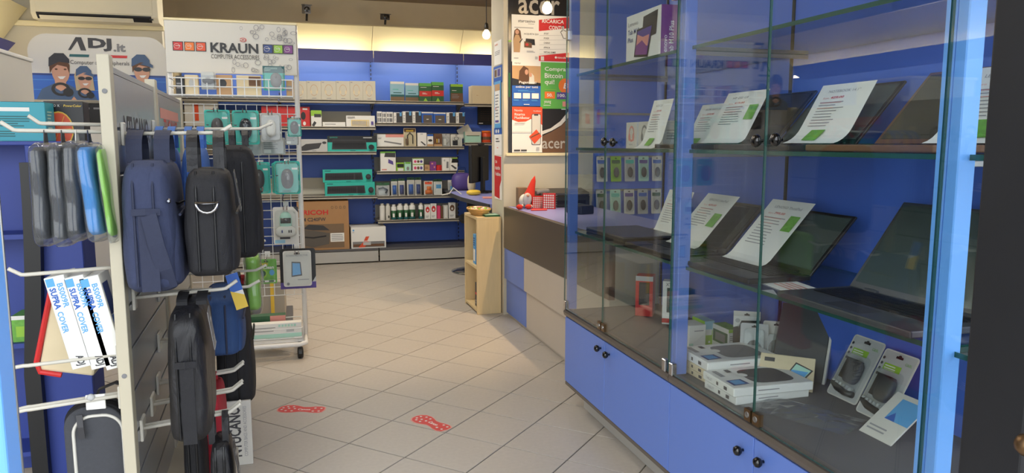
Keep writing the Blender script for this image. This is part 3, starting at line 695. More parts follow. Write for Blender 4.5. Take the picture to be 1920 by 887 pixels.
h1 = 0.021
tablet_pack('cream tablet cover box at the bottom of the showcase stack', 1.125, 1.915, SB, 0.165, 0.23, h1, 'dark_grey', rzp+0.03, False, True)
tablet_pack('cream tablet cover box in the middle of the stack of three', 1.122, 1.912, SB+h1+0.0005, 0.165, 0.23, h1, 'dark_grey', rzp+0.01, False, True)
tablet_pack('white tablet cover box with grey reflecting window on top of the cream ones', 1.12, 1.91, SB+2*h1+0.001, 0.175, 0.245, 0.026, 'mid_grey', rzp-0.02)
tablet_pack('white tablet cover box under the one with dark window', 1.105, 1.735, SB, 0.155, 0.235, 0.024, 'dark_grey', rzp+0.02, False)
tablet_pack('white tablet cover box with dark blue grey window on the pair nearer the doors', 1.10, 1.738, SB+0.0245, 0.165, 0.245, 0.024, 'grey_fabric', rzp-0.03)
def hang_card(name, label, loc, w, h, t_, rot, cardm, prints, shapes, group=None, hole=True, cat='pack', bub=True, bubble=None):
    """card with a clear bubble and something inside; origin bottom middle, front -y. shapes: callable(MB)"""
    o = thing(name, label, cat, loc, rot, group)
    pts = rrect(-w/2, w/2, 0, h, min(w, h)*0.08, 3)
    cd = MB().extr([(x, 0, z) for x, z in pts], (0, 0.0015, 0), cardm).build('card', o)
    pm = MB(); fr = lambda u, v, e: (-w/2+u*w, -e, v*h)
    draw(pm, fr, prints + ([('r', 0.40, 0.60, 0.90, 0.935, 'slot_black'), ('o', 0.5, 0.937, 0.045, 0.02, 'slot_black')] if hole else []), w, h, 0.0005); pm.build('print', cd)
    if shapes:
        sm = MB(); shapes(sm); sm.build('packed_item', o, smooth=True)
    if bub:
        u0, u1, v0, v1 = bubble or (0.14, 0.86, 0.10, 0.72)
        bx = rrect(-w/2+u0*w, -w/2+u1*w, v0*h, v1*h, min(w, h)*0.15, 4); n = len(bx); cx = sum(p[0] for p in bx)/n; cz = sum(p[1] for p in bx)/n
        vs = [(x, -0.0012, z) for x, z in bx] + [(cx+(x-cx)*0.88, -t_, cz+(z-cz)*0.9) for x, z in bx]
        MB().add(vs, [(i, (i+1) % n, n+(i+1) % n, n+i) for i in range(n)] + [tuple(range(n, 2*n))], 'blister_plastic').build('blister', o)
    return o
def charger(m):
    m.box(-0.022, 0.022, -0.022, -0.003, 0.055, 0.115, 'black'); m.ell((0.012, -0.014, 0.08), (0.026, 0.012, 0.034), 'dark_grey', e=0.6)
    m.tube([(-0.04, -0.010, 0.036), (-0.015, -0.014, 0.024), (0.015, -0.014, 0.020), (0.042, -0.010, 0.022)], 0.009, 'black', 8)
    for k in range(6): m.box(-0.038+k*0.013, -0.032+k*0.013, -0.02, -0.006, 0.028+0.002*abs(k-5), 0.044-0.001*k, 'light_grey')
chp = [('r', 0.04, 0.96, 0.02, 0.98, 'light_grey'), ('r', 0.16, 0.66, 0.70, 0.80, 'lime'), ('t', 'G&BL', 0.70, 0.9, 0.84, 0.88, 'leaf_green'), ('lines', 0.2, 0.6, 0.715, 0.785, 2, 'white')] + [('o', 0.09, 0.62+0.08*k, 0.035, 0.022, 'dark_grey') for k in range(4)]
hang_card('charger_pack', 'blister pack with black car charger, left of the pair', (1.41, 1.62, SB+0.002), 0.115, 0.185, 0.026, (-0.5, 0, -math.pi/2), 'offwhite', chp, charger, 'car charger blister packs')
hang_card('charger_pack', 'blister pack with black car charger, right of the pair', (1.385, 1.48, SB+0.002), 0.112, 0.185, 0.026, (-0.5, 0, -math.pi/2), 'offwhite', chp, charger, 'car charger blister packs')
def cable_item(m): m.ell((0, -0.012, 0.05), (0.025, 0.01, 0.03), 'black'); m.tube([(0.02*math.cos(a), -0.01, 0.05+0.028*math.sin(a)) for a in [k*math.pi/6 for k in range(12)]], 0.004, 'dark_grey', 6, True)
hang_card('adapter_pack', 'black and white adapter blister pack with round badge leaning at the showcase back', (1.405, 2.06, SB+0.002), 0.085, 0.145, 0.028, (-0.12, 0, -0.55), 'black', [('p', [(0.0, 0.62), (0.22, 0.66), (0.3, 0.78), (1, 0.80), (1, 0.9), (0, 0.9)], 'white'), ('o', 0.16, 0.78, 0.09, 0.05, 'light_grey'), ('p', [(0, 0.12), (0.4, 0.08), (0.75, 0.2), (1, 0.2), (1, 0), (0, 0)], 'blue'), ('r', 0, 1, 0.88, 1, 'offwhite')], cable_item, 'adapter packs at the showcase back')
hang_card('adapter_pack', 'clear adapter blister pack with pink lettered foot behind the white cover boxes', (1.355, 1.945, SB+0.002), 0.085, 0.135, 0.026, (-0.35, 0, -0.6), 'light_grey', [('r', 0, 1, 0, 0.22, 'black'), ('t', 'CONNECT', 0.1, 0.75, 0.13, 0.19, 'rose', 0.01), ('lines', 0.1, 0.9, 0.02, 0.11, 2, 'offwhite')], cable_item, 'adapter packs at the showcase back', bubble=(0.12, 0.88, 0.26, 0.88))
hang_card('adapter_pack', 'white adapter blister pack with black hook slots at the showcase back', (1.425, 1.93, SB+0.002), 0.08, 0.14, 0.026, (-0.3, 0, -0.6), 'offwhite', [('r', 0.1, 0.9, 0.1, 0.7, 'light_grey')], cable_item, 'adapter packs at the showcase back')
t = thing('tablet_case', 'clear tablet case with silvery screen leaning in the showcase', 'tablet case', (1.40, 1.80, SB), (-0.5, 0, -0.9))
B(-0.075, 0.075, 0, 0.012, 0.002, 0.235, 'laptop_grey').build('tablet', t, bevel=0.003); B(-0.083, -0.076, -0.003, 0.015, 0, 0.24, 'blister_plastic').build('rim', t); B(0.076, 0.083, -0.003, 0.015, 0, 0.24, 'offwhite').build('rim', t)
carton('tablet_box', 'cream tablet carton printed with two tablets, leaning before the clear case', 'box', (1.315, 1.735, SB+0.003), 0.15, 0.012, 0.10, 'beige', {'F': [('r', 0.08, 0.27, 0.76, 0.88, 'ink'), ('p', [(0.06, 0.36), (0.26, 0.26), (0.38, 0.36), (0.18, 0.5)], 'dark_grey'), ('p', [(0.09, 0.37), (0.26, 0.29), (0.35, 0.36), (0.18, 0.47)], 'pale_blue'), ('p', [(0.46, 0.30), (0.66, 0.82), (0.98, 0.62), (0.72, 0.06)], 'dark_grey'), ('p', [(0.49, 0.31), (0.67, 0.77), (0.94, 0.61), (0.71, 0.12)], 'mint'), ('p', [(0.55, 0.45), (0.6, 0.58), (0.9, 0.56), (0.83, 0.4)], 'sky')]}, (-0.62, 0, -0.75))
carton('leaflet', 'white and blue leaflet lying at the showcase floor by the near post', 'leaflet', (1.30, 1.375, SB+0.001), 0.10, 0.004, 0.14, 'offwhite', {'F': [('r', 0.3, 1, 0.42, 0.9, 'sky'), ('p', [(0.3, 0.42), (0.6, 0.42), (0.45, 0.6)], 'blue'), ('lines', 0.1, 0.8, 0.1, 0.25, 2, 'ink_soft')]}, (-0.9, 0, -math.pi/2))
def ph(x, c): return [('r', 0.2, 0.8, 0.28, 0.85, 'black'), ('r', 0.25, 0.75, 0.34, 0.8, c)]
carton('phone_box', 'red and white phone battery box on the far showcase floor', 'box', (1.33, 2.66, SB), 0.07, 0.07, 0.165, 'red', {'F': ph(0, 'dark_grey') + [('r', 0, 1, 0.88, 1, 'light_grey')], 'R': [('r', 0, 1, 0.3, 1, 'red')]}, (0, 0, -0.6), group='phone boxes on the far showcase floor')
carton('phone_box', 'white phone battery box with red foot on the far showcase floor', 'box', (1.375, 2.50, SB), 0.085, 0.05, 0.17, 'white', {'F': ph(0, 'screen_dark') + [('r', 0, 1, 0.04, 0.14, 'red'), ('t', 'XTREME', 0.15, 0.85, 0.89, 0.96, 'ink', 0.01), ('r', 0.46, 0.54, 0.4, 0.6, 'white')]}, (0, 0, -0.6), group='phone boxes on the far showcase floor')

# crumpled clear bag on the showcase floor
q = MB(); rn = random.Random(9); nu, nv = 14, 9; vs = []
for i in range(nu):
    for j in range(nv):
        u, v = i/(nu-1), j/(nv-1); e = math.sin(math.pi*u)*math.sin(math.pi*v)
        vs.append((-0.14+0.28*u, -0.07+0.14*v, 0.0015+e*(0.008+0.016*rn.random())))
n0 = len(vs); vs += [(x, y, z-0.0006) for x, y, z in vs]
fs = []
for i in range(nu-1):
    for j in range(nv-1):
        a = i*nv+j; fs += [(a, a+nv, a+nv+1, a+1), (n0+a, n0+a+1, n0+a+nv+1, n0+a+nv)]
q.add(vs, fs, 'plastic_film'); o = q.build('plastic_bag', None, (1.24, 1.56, SB), (0, 0, -1.1)); tag(o, 'crumpled clear plastic bag lying on the showcase floor', 'bag')

# ================================================================== counter
t = thing('sales_counter', 'sales counter with brown band over blue and grey blocks', 'counter', (XC, 3.7, 0))
P = lambda mb, n, **kw: mb.build(n, t, (-XC, -3.7, 0), **kw)
YC0, YC1 = YE+0.004, 4.54
ztop = 0.712
P(B(XC+0.03, 1.80, YC0, YC1, 0, ztop-0.03, 'counter_grey'), 'carcass')
P(B(XC, XC+0.03, YC0, YC1, 0.447, ztop-0.0, 'counter_brown'), 'front_band', bevel=0.002, seg=1)
ya = hX(981, 500, XC).y; yb = hX(987, 580, XC+0.018).y
for (a, b, m) in ((ya+0.001, YC1, 'blue_front'), (YC0, ya-0.001, 'counter_grey')): P(B(XC+0.004, XC+0.031, a, b, 0.246, 0.445, m), 'front_block', bevel=0.0015, seg=1)
for (a, b, m) in ((yb+0.001, YC1, 'blue_front'), (YC0, yb-0.001, 'counter_grey')): P(B(XC+0.018, XC+0.031, a, b, 0.02, 0.244, m), 'front_block', bevel=0.0015, seg=1)
P(B(XC+0.03, 1.82, YC0, YC1, ztop-0.03, ztop, 'counter_lilac'), 'counter_top', bevel=0.002, seg=1)
ZC = ztop
# gnome
p = hZ(985, 394, ZC+0.001)
def CW(px, py, y): return hY(px, py, y)
gx = CW(986, 390, 4.40).x
t = thing('gnome_figurine', 'little gnome with tall red felt hat sitting on the counter edge', 'figurine', (gx, 4.40, ZC))
MB().ell((0, 0.01, 0.045), (0.042, 0.036, 0.045), 'offwhite').build('body', t, smooth=True)
MB().lathe([(0.034, 0.07), (0.036, 0.08), (0.030, 0.10), (0.022, 0.14), (0.014, 0.18), (0.001, 0.21)], (0, 0, 0), 'felt_red', 14).build('hat', t, rot=(0, 0.28, 0), smooth=True)
MB().ell((0, -0.03, 0.06), (0.03, 0.015, 0.038), 'light_grey').build('beard', t, smooth=True)
MB().ell((0, -0.042, 0.082), (0.010, 0.010, 0.010), 'skin', 10, 6).build('nose', t, smooth=True)
for s, dx in ((-1, -0.055), (1, 0.002)):
    lg = MB().tube([(s*0.018, -0.01, 0.02), (s*0.02+dx*0.5, -0.05, 0.014), (dx, -0.08, 0.012)], [0.010, 0.009, 0.010], 'offwhite', 8); l_ = lg.build('leg', t, smooth=True)
    MB().ell((dx-0.012, -0.085, 0.016), (0.022, 0.016, 0.016), 'felt_red', 10, 6).build('boot', l_, smooth=True)
# chocolate boxes
xm = lambda u, v: [('r', 0, 1, 0, 1, 'red')] + [('o', 0.14+0.18*i, 0.12+0.15*j, 0.07, 0.055, 'offwhite') for i in range(5) for j in range(6)]
for i, (px0, px1, py, yy, rz, lb) in enumerate(((998, 1018, 368, 4.36, 0.0, 'red and white dotted candy box beside the gnome'), (1019, 1039, 363, 4.30, -0.5, 'red and white dotted candy box in front of the black printer'))):
    a, b = CW(px0, 390, yy).x, CW(px1, 390, yy).x; carton('candy_box', lb, 'box', ((a+b)/2, yy, ZC), (b-a)*(1.0 if i == 0 else 1.1), 0.03, CW(px0, py, yy).z-ZC, 'red', {'F': xm(0, 0), 'R': xm(0, 0), 'L': xm(0, 0)}, (0, 0, rz), 'dotted candy boxes on the counter')
a = CW(1012, 397, 4.22).x
tag(MB().extr([(0, 0, 0), (0.1, -0.01, 0), (0.12, 0.05, 0), (0.02, 0.06, 0)], (0, 0, 0.008), 'red').build('pouch', None, (a-0.06, 4.21, ZC), bevel=0.002, seg=1), 'flat red pouch lying on the counter before the candy boxes', 'pouch')
# black printer with raised lid and a grey box behind
t = thing('receipt_printer', 'black printer with raised lid at the back of the counter', 'printer', (CW(1035, 380, 4.42).x+0.04, 4.40, ZC))
B(-0.13, 0.20, -0.03, 0.13, 0, 0.075, 'black').build('body', t, bevel=0.008)
B(-0.10, 0.17, -0.032, -0.028, 0.02, 0.045, 'black_gloss').build('paper_slot', t)
MB().extr([(-0.13, -0.02, 0.075), (-0.13, 0.12, 0.10), (-0.13, 0.12, 0.115), (-0.13, -0.02, 0.092)], (0.33, 0, 0), 'dark_grey').build('lid', t, bevel=0.003)
B(-0.14, -0.05, 0.0, 0.1, 0.095, 0.125, 'mid_grey').build('lever', t, rot=(0, -0.1, 0), bevel=0.01)
tag(B(-0.03, 0.03, 0, 0.05, 0, 0.125, 'kraft_dark').build('small_carton', None, (CW(981, 370, 4.45).x, 4.46, ZC), bevel=0.002), 'small brown carton behind the gnome on the counter', 'box')
t = thing('payment_terminal', 'black payment terminal on the counter near the showcase', 'terminal', (CW(1085, 392, 4.0).x, 3.98, ZC), (0, 0, 0.3))
B(-0.05, 0.05, -0.07, 0.07, 0, 0.05, 'black').build('body', t, bevel=0.008); B(-0.04, 0.04, 0.0, 0.06, 0.05, 0.053, 'screen_grey').build('screen', t)

# ================================================================== posters
YP = 4.556
def poster(name, label, px0, px1, py0, py1, base, prints, dz=0.0, th=0.002, cat='poster', group='posters on the wall behind the counter', rot=0.0):
    ym = (py0+py1)/2; xm_ = (px0+px1)/2; y = YP-dz
    x0, x1 = hY(px0, ym, y).x, hY(px1, ym, y).x; z1, z0 = hY(xm_, py0, y).z, hY(xm_, py1, y).z; w, h = x1-x0, z1-z0
    return carton(name, label, cat, ((x0+x1)/2, y-th, z0), w, th, h, base, {'F': prints}, (0, rot, 0), group, bevel=0.0003)
poster('advertising_banner', 'large dark banner with silver acer lettering behind the smaller posters', 953, 1066, -14, 286, 'poster_dark',
  [('t', 'acer', 0.16, 0.84, 0.865, 0.955, 'acer_silver', 0.012), ('p', [(0.5, 0.13), (0.5, 0.105), (0.72, 0.14), (0.88, 0.175), (1, 0.225), (1, 0.265), (0.86, 0.20), (0.7, 0.155)], 'offwhite'), ('p', [(0.5, 0), (1, 0), (1, 0.218), (0.86, 0.165), (0.7, 0.13), (0.5, 0.095)], 'brown'),
   ('t', 'acer', 0.56, 0.95, 0.025, 0.075, 'acer_silver', 0.012), ('t', 'E', 0.88, 0.97, 0.275, 0.315, 'white', 0.02, 0, 90), ('r', 0.0, 0.03, 0.35, 0.5, 'dark_green'), ('r', 0, 0.06, 0.69, 0.70, 'lime')], 0.0, 0.003)
poster('poster', 'white poster reading ACQUISTA QUI with woman and tablets', 959, 1010, 28, 116, 'paper',
  [('t', 'starcasino', 0.24, 0.86, 0.84, 0.90, 'ink', 0.01), ('lines', 0.6, 0.85, 0.80, 0.825, 1, 'ink_soft'), ('lines', 0.1, 0.95, 0.71, 0.745, 1, 'ink_soft'), ('t', 'ACQUISTA QUI', 0.45, 0.98, 0.575, 0.615, 'ink', 0.012),
   ('p', [(0.06, 0.45), (0.10, 0.66), (0.20, 0.71), (0.32, 0.66), (0.36, 0.5), (0.30, 0.44)], 'hair_brown'), ('o', 0.2, 0.63, 0.07, 0.05, 'skin'), ('p', [(0.08, 0.2), (0.06, 0.45), (0.14, 0.57), (0.26, 0.57), (0.34, 0.46), (0.30, 0.2)], 'tan'), ('p', [(0.28, 0.42), (0.38, 0.50), (0.40, 0.48), (0.30, 0.39)], 'dark_grey'),
   ('p', [(0.5, 0.38), (0.52, 0.5), (0.84, 0.49), (0.86, 0.36)], 'poster_dark'), ('p', [(0.46, 0.31), (0.46, 0.44), (0.62, 0.42), (0.74, 0.40), (0.74, 0.30)], 'brown'), ('o', 0.56, 0.37, 0.06, 0.03, 'red'), ('lines', 0.55, 0.92, 0.2, 0.245, 2, 'ink_soft'), ('r', 0.86, 0.96, 0.06, 0.12, 'light_grey'), ('lines', 0.08, 0.3, 0.06, 0.09, 1, 'ink_soft')], 0.006)
poster('poster', 'white and red poster reading RICARICA QUI IL TUO CONTO with pointing hand', 1010, 1066.5, 30, 117, 'paper',
  [('p', [(0, 0.66), (1, 0.75), (1, 0.99), (0, 0.90)], 'red'), ('t', 'RICARICA', 0.10, 0.82, 0.84, 0.92, 'white', 0.02, 0.1), ('t', 'QUI IL TUO', 0.10, 0.50, 0.775, 0.82, 'white', 0.015, 0.1), ('t', 'CONTO', 0.33, 0.84, 0.705, 0.79, 'white', 0.02, 0.1)]
  + [x for k, w_ in enumerate(('SPORT', 'POKER', 'CASINO', 'IPPICA', 'VIRTUAL GAMES')) for x in (('t', w_, 0.16, 0.16+0.034*len(w_)*(1.0 if k < 4 else 0.9), 0.595-0.1*k, 0.63-0.1*k, 'ink', 0.01, 0.2), ('p', [(0.02, 0.565-0.1*k), (0.95, 0.595-0.1*k), (0.95, 0.598-0.1*k), (0.02, 0.57-0.1*k)], 'ink_soft'))]
  + [('p', [(0, 0.02), (1, 0.02), (1, 0.22), (0, 0.13)], 'red'), ('r', 0.06, 0.17, 0.03, 0.12, 'offwhite'), ('o', 0.56, 0.105, 0.035, 0.025, 'white'), ('t', 'AdmiralBet.it', 0.61, 0.98, 0.085, 0.125, 'white', 0.01),
     ('p', [(0.70, 0.66), (0.76, 0.70), (0.76, 0.80), (0.82, 0.80), (0.82, 0.70), (0.96, 0.68), (0.98, 0.56), (0.92, 0.52), (0.80, 0.52), (0.76, 0.58)], 'ink'), ('p', [(0.72, 0.66), (0.775, 0.68), (0.775, 0.785), (0.805, 0.785), (0.805, 0.69), (0.94, 0.665), (0.96, 0.565), (0.91, 0.532), (0.81, 0.532), (0.775, 0.59)], 'white')], 0.006)
poster('poster', 'blue poster reading Pagamenti online per tutti under a photograph', 960, 1013.5, 115, 199, 'blue',
  [('r', 0, 1, 0.9, 1, 'paper'), ('t', 'epay', 0.08, 0.3, 0.93, 0.965, 'ink'), ('r', 0, 1, 0.46, 0.9, 'tan'), ('p', [(0, 0.46), (0, 0.62), (0.5, 0.56), (1, 0.52), (1, 0.46)], 'poster_dark'), ('p', [(0.22, 0.52), (0.25, 0.78), (0.4, 0.9), (0.56, 0.84), (0.6, 0.6), (0.55, 0.5)], 'hair_brown'), ('o', 0.5, 0.76, 0.06, 0.06, 'skin'), ('p', [(0.58, 0.5), (0.60, 0.68), (0.68, 0.74), (0.76, 0.68), (0.78, 0.5)], 'offwhite'), ('o', 0.64, 0.70, 0.05, 0.05, 'skin'),
   ('t', 'Pagamenti', 0.24, 0.84, 0.49, 0.56, 'white', 0.015), ('t', 'online per tutti', 0.12, 0.9, 0.39, 0.455, 'white', 0.015), ('lines', 0.2, 0.8, 0.32, 0.36, 2, 'sky')] + [('r', 0.06+0.31*k, 0.31+0.31*k, 0.17, 0.29, 'paper') for k in range(3)] + [('lines', 0.05+0.31*k, 0.31+0.31*k, 0.11, 0.155, 2, 'sky') for k in range(3)] + [('r', 0.4, 0.6, 0.03, 0.045, 'white')], 0.006)
poster('poster', 'green poster reading Compra Bitcoin qui', 1013.5, 1066.5, 117, 204, 'green',
  [('t', 'Compra', 0.14, 0.88, 0.79, 0.90, 'white', 0.015), ('t', 'Bitcoin', 0.14, 0.78, 0.66, 0.765, 'white', 0.015), ('t', 'qui!', 0.14, 0.48, 0.50, 0.63, 'white', 0.015), ('p', [(1, 0.35)] + [(0.86+0.23*math.cos(a), 0.50+0.16*math.sin(a)) for a in [math.radians(d) for d in range(285, 50, -12)]] + [(1, 0.65)], 'orange'), ('t', 'B', 0.80, 0.96, 0.44, 0.56, 'white', 0.02, 0.2),
   ('r', 0.14, 0.5, 0.22, 0.37, 'orange'), ('r', 0.56, 0.94, 0.21, 0.36, 'violet'), ('t', '50.', 0.22, 0.42, 0.26, 0.33, 'white', 0.02), ('t', '100.', 0.60, 0.88, 0.255, 0.325, 'white', 0.02), ('lines', 0.14, 0.58, 0.40, 0.42, 1, 'lime'), ('t', 'young', 0.12, 0.36, 0.10, 0.17, 'white', 0.01), ('lines', 0.1, 0.38, 0.06, 0.085, 1, 'white'), ('r', 0.77, 0.92, 0.05, 0.16, 'rose')], 0.006)
poster('poster', 'orange and white poster reading Ricarica MuchBetter with a phone', 960, 1016.5, 200.5, 286, 'paper',
  [('p', [(0, 0.72), (0.2, 0.67), (0.45, 0.68), (0.62, 0.74), (0.75, 0.70), (0.92, 0.66), (1, 0.60), (1, 1), (0, 1)], 'orange_red'), ('t', 'Novita', 0.08, 0.34, 0.90, 0.95, 'white'), ('t', 'Ricarica', 0.08, 0.42, 0.81, 0.865, 'white', 0.015), ('t', 'MuchBetter', 0.08, 0.58, 0.735, 0.79, 'white', 0.015), ('t', 'MuchBetter', 0.70, 0.96, 0.90, 0.925, 'white', 0.01),
   ('p', rrect(0.64, 0.95, 0.17, 0.85, 0.04, 3), 'ink'), ('p', rrect(0.655, 0.935, 0.18, 0.84, 0.035, 3), 'offwhite'), ('r', 0.72, 0.86, 0.81, 0.84, 'ink'), ('p', [(0.56, 0.35), (0.8, 0.51), (0.98, 0.36), (0.74, 0.19)], 'orange_red'), ('p', [(0.6, 0.34), (0.9, 0.44), (0.92, 0.42), (0.62, 0.32)], 'brown'), ('r', 0.06, 0.26, 0.03, 0.065, 'ink'), ('r', 0.29, 0.48, 0.03, 0.065, 'ink'), ('r', 0.8, 0.9, 0.05, 0.12, 'light_grey'), ('r', 0, 0.64, 0.44, 0.455, 'light_grey'), ('lines', 0.08, 0.5, 0.62, 0.66, 2, 'ink_soft')], 0.006)
zl = hY(1005, 289, YP).z
tag(B(hY(948, 289, YP).x, hY(1072, 289, YP).x, YP-0.02, YP, zl-0.012, zl+0.006, 'cream_panel').build('trim_2', bevel=0.003), 'cream ledge under the posters', 'trim', kind='structure')
# papers on the narrow side of the wall block (faces the aisle)
def side_paper(name, label, py0, py1, base, prints, y0=4.60, y1=4.78, th=0.0015, group='notices on the side of the poster wall', off=0.0):
    xx = XC+0.006-0.001-off; ym = (y0+y1)/2; pxm = 935
    z1 = hX(pxm, py0, xx).z; z0 = hX(pxm, py1, xx).z
    return carton(name, label, 'notice', (xx-th, ym, z0), y1-y0, th, z1-z0, base, {'F': prints}, RZ90, group, bevel=0.0003)
side_paper('paper_notice', 'white notice with orange heading at the top of the wall edge', 76, 121, 'paper', [('t', 'novità', 0.1, 0.5, 0.82, 0.92, 'orange'), ('lines', 0.1, 0.9, 0.4, 0.6, 3, 'ink_soft')])
side_paper('paper_notice', 'blue notice with small pictures above the price list', 123, 156, 'blue', [('r', 0.1, 0.9, 0.35, 0.85, 'light_grey'), ('r', 0.15, 0.4, 0.4, 0.8, 'brown'), ('r', 0.5, 0.8, 0.4, 0.8, 'violet')], 4.59, 4.80)
side_paper('paper_notice', 'calendar like price list with pale blue border on the wall edge', 152, 240, 'sky', [('r', 0.1, 0.88, 0.1, 0.8, 'paper'), ('r', 0.1, 0.88, 0.8, 0.94, 'tan'), ('lines', 0.18, 0.8, 0.22, 0.74, 8, 'ink_soft'), ('r', 0.16, 0.7, 0.12, 0.17, 'violet'), ('r', 0.2, 0.3, 0.4, 0.44, 'red')], 4.61, 4.77, off=0.003)
side_paper('paper_notice', 'small blue notice under the price list', 240, 252, 'blue', [('o', 0.3, 0.5, 0.1, 0.3, 'white'), ('o', 0.6, 0.5, 0.1, 0.3, 'white')], 4.60, 4.79)
side_paper('paper_notice', 'white notice with two printed rows above the red one', 252, 291, 'paper', [('lines', 0.2, 0.8, 0.6, 0.85, 2, 'ink'), ('lines', 0.35, 0.6, 0.3, 0.42, 1, 'rose')])
side_paper('paper_notice', 'red and white notice reading Qui ricariche Vodafone on the wall edge', 292, 374, 'paper', [('p', [(0, 0.06), (0, 1), (0.94, 0.98), (0.94, 0.45), (0.72, 0.3), (0.72, 0.02)], 'red'), ('t', 'Qui', 0.12, 0.38, 0.82, 0.9, 'white', 0.02), ('t', 'ricariche', 0.12, 0.78, 0.68, 0.77, 'white', 0.02), ('t', 'Vodafone', 0.12, 0.86, 0.54, 0.63, 'white', 0.02)])

# ================================================================== plywood side unit, basket
xa, xb, ya_, yb_ = 1.10, XC-0.002, 4.60, 4.97
zp = hY(918, 407, 4.6).z
t = thing('plywood_shelf', 'small pale wood shelf unit at the end of the counter', 'shelf', ((xa+xb)/2, (ya_+yb_)/2, 0))
P = lambda mb, n, **kw: mb.build(n, t, (-(xa+xb)/2, -(ya_+yb_)/2, 0), **kw)
P(B(xa, xb, ya_, ya_+0.018, 0, zp-0.018, 'plywood'), 'side_panel', bevel=0.001, seg=1); P(B(xa, xb, yb_-0.018, yb_, 0, zp-0.018, 'plywood'), 'side_panel', bevel=0.001, seg=1)
P(B(xa, xb, ya_, yb_, zp-0.018, zp, 'plywood'), 'top', bevel=0.001, seg=1); P(B(xb-0.01, xb, ya_+0.018, yb_-0.018, 0.0, zp-0.018, 'plywood_inside'), 'back_panel')
for z in (0.03, hX(880, 492, xa).z): P(B(xa+0.002, xb-0.01, ya_+0.018, yb_-0.018, z-0.016, z, 'plywood'), 'shelf')
zs = hX(880, 492, xa).z
for i, (y, h, lb, m) in enumerate(((4.66, 0.16, 'tall blue printed box on the plywood shelf', 'blue'), (4.76, 0.20, 'blue and white printed box at the back of the plywood shelf', 'sky'))):
    carton('small_box', lb, 'box', (xa+0.02, y, zs), 0.07, 0.08, h, m, {'F': [('r', 0.1, 0.9, 0.1, 0.5, 'white'), ('lines', 0.15, 0.85, 0.6, 0.9, 4, 'blue_deep')]}, RZ90, 'boxes in the plywood shelf unit')
carton('small_box', 'dark box with red print at the bottom of the plywood shelf', 'box', (xa+0.02, 4.70, 0.031), 0.09, 0.08, 0.16, 'dark_grey', {'F': [('r', 0.1, 0.9, 0.5, 0.6, 'red'), ('lines', 0.1, 0.9, 0.1, 0.3, 2, 'ink_soft')]}, RZ90, 'boxes in the plywood shelf unit')
t = thing('wicker_basket', 'flat wicker basket of potpourri on the plywood shelf', 'basket', (xa+0.055, 4.77, zp))
bm_ = MB()
for k in range(5):
    r = 0.62+0.09*k; bm_.tube([(0.075*r*math.cos(a), 0.14*r*math.sin(a), 0.006+0.009*k) for a in [i*math.pi/12 for i in range(24)]], 0.0055, 'wicker', 6, True)
bm_.build('weave', t, smooth=True)
MB().lathe([(0.001, 0.002), (0.045, 0.002), (0.05, 0.004)], (0, 0, 0), 'wicker', 20).build('base', t)
pp = MB(); rn = random.Random(3)
for k in range(60):
    a, r = rn.uniform(0, 6.28), math.sqrt(rn.random()); pp.ell((0.06*r*math.cos(a), 0.115*r*math.sin(a), 0.04+0.02*(1-r)*rn.uniform(0.4, 1)), (rn.uniform(.006, .014), rn.uniform(.006, .014), rn.uniform(.003, .008)), rn.choice(['petal', 'petal', 'rose', 'tan', 'lime']), 6, 4)
po = pp.build('petals', t, smooth=True); po['kind'] = 'stuff'
carton('booklet', 'green booklet on the front of the plywood shelf top', 'booklet', (xb-0.055, 4.605, zp), 0.10, 0.14, 0.012, 'dark_green', {'T': [('r', 0.05, 0.95, 0.05, 0.95, 'mint')]}, group=None)

# ================================================================== desk behind, monitor, stool
ZD = 0.70
t = thing('office_desk', 'blue topped office desk behind the plywood unit', 'desk', (1.7, 5.6, 0))
P = lambda mb, n, **kw: mb.build(n, t, (-1.7, -5.6, 0), **kw)
P(MB().extr([(1.26, 4.90, ZD-0.03), (2.1, 4.90, ZD-0.03), (2.1, 6.35, ZD-0.03), (1.36, 6.35, ZD-0.03), (1.24, 6.22, ZD-0.03), (1.22, 5.6, ZD-0.03)], (0, 0, 0.03), 'counter_lilac'), 'top', bevel=0.002, seg=1)
P(MB().extr([(1.255, 4.90, ZD-0.032), (1.215, 5.6, ZD-0.032), (1.235, 6.225, ZD-0.032), (1.36, 6.356, ZD-0.032), (1.36, 6.34, ZD-0.032), (1.245, 6.21, ZD-0.032), (1.227, 5.6, ZD-0.032), (1.267, 4.90, ZD-0.032)], (0, 0, 0.031), 'dark_grey'), 'edge_band')
P(B(1.5, 1.52, 4.95, 6.2, 0.1, ZD-0.03, 'shelf_dark'), 'modesty_panel')
for y in (4.95, 6.2): P(B(1.40, 1.95, y, y+0.03, 0, ZD-0.03, 'dark_grey'), 'leg')
p = hZ(893, 361, ZD)
t = thing('computer_monitor', 'black computer monitor seen from behind on the desk', 'monitor', (p.x+0.04, p.y, ZD), (0, 0, 1.05))
MB().extr([(x, y, 0) for x, y in rrect(-0.11, 0.11, -0.09, 0.09, 0.03)], (0, 0, 0.012), 'black').build('foot', t)
B(-0.035, 0.035, -0.03, -0.005, 0.01, 0.30, 'black').build('stand', t, bevel=0.004)
sc_ = B(-0.26, 0.26, 0.0, 0.03, 0.09, 0.40, 'black').build('housing', t, bevel=0.008); B(-0.245, 0.245, 0.029, 0.0315, 0.105, 0.385, 'screen_dark').build('screen', sc_); B(-0.05, 0.05, -0.02, 0.01, 0.395, 0.42, 'black').build('webcam', t, bevel=0.004)
p = hZ(903, 372, ZD)
tag(MB().extr([(0, 0, 0), (0.2, -0.03, 0), (0.23, 0.12, 0), (0.03, 0.15, 0)], (0, 0, 0.006), 'rose').build('paper_folder', None, (p.x, p.y-0.05, ZD)), 'pink folder lying on the desk before the monitor', 'folder')
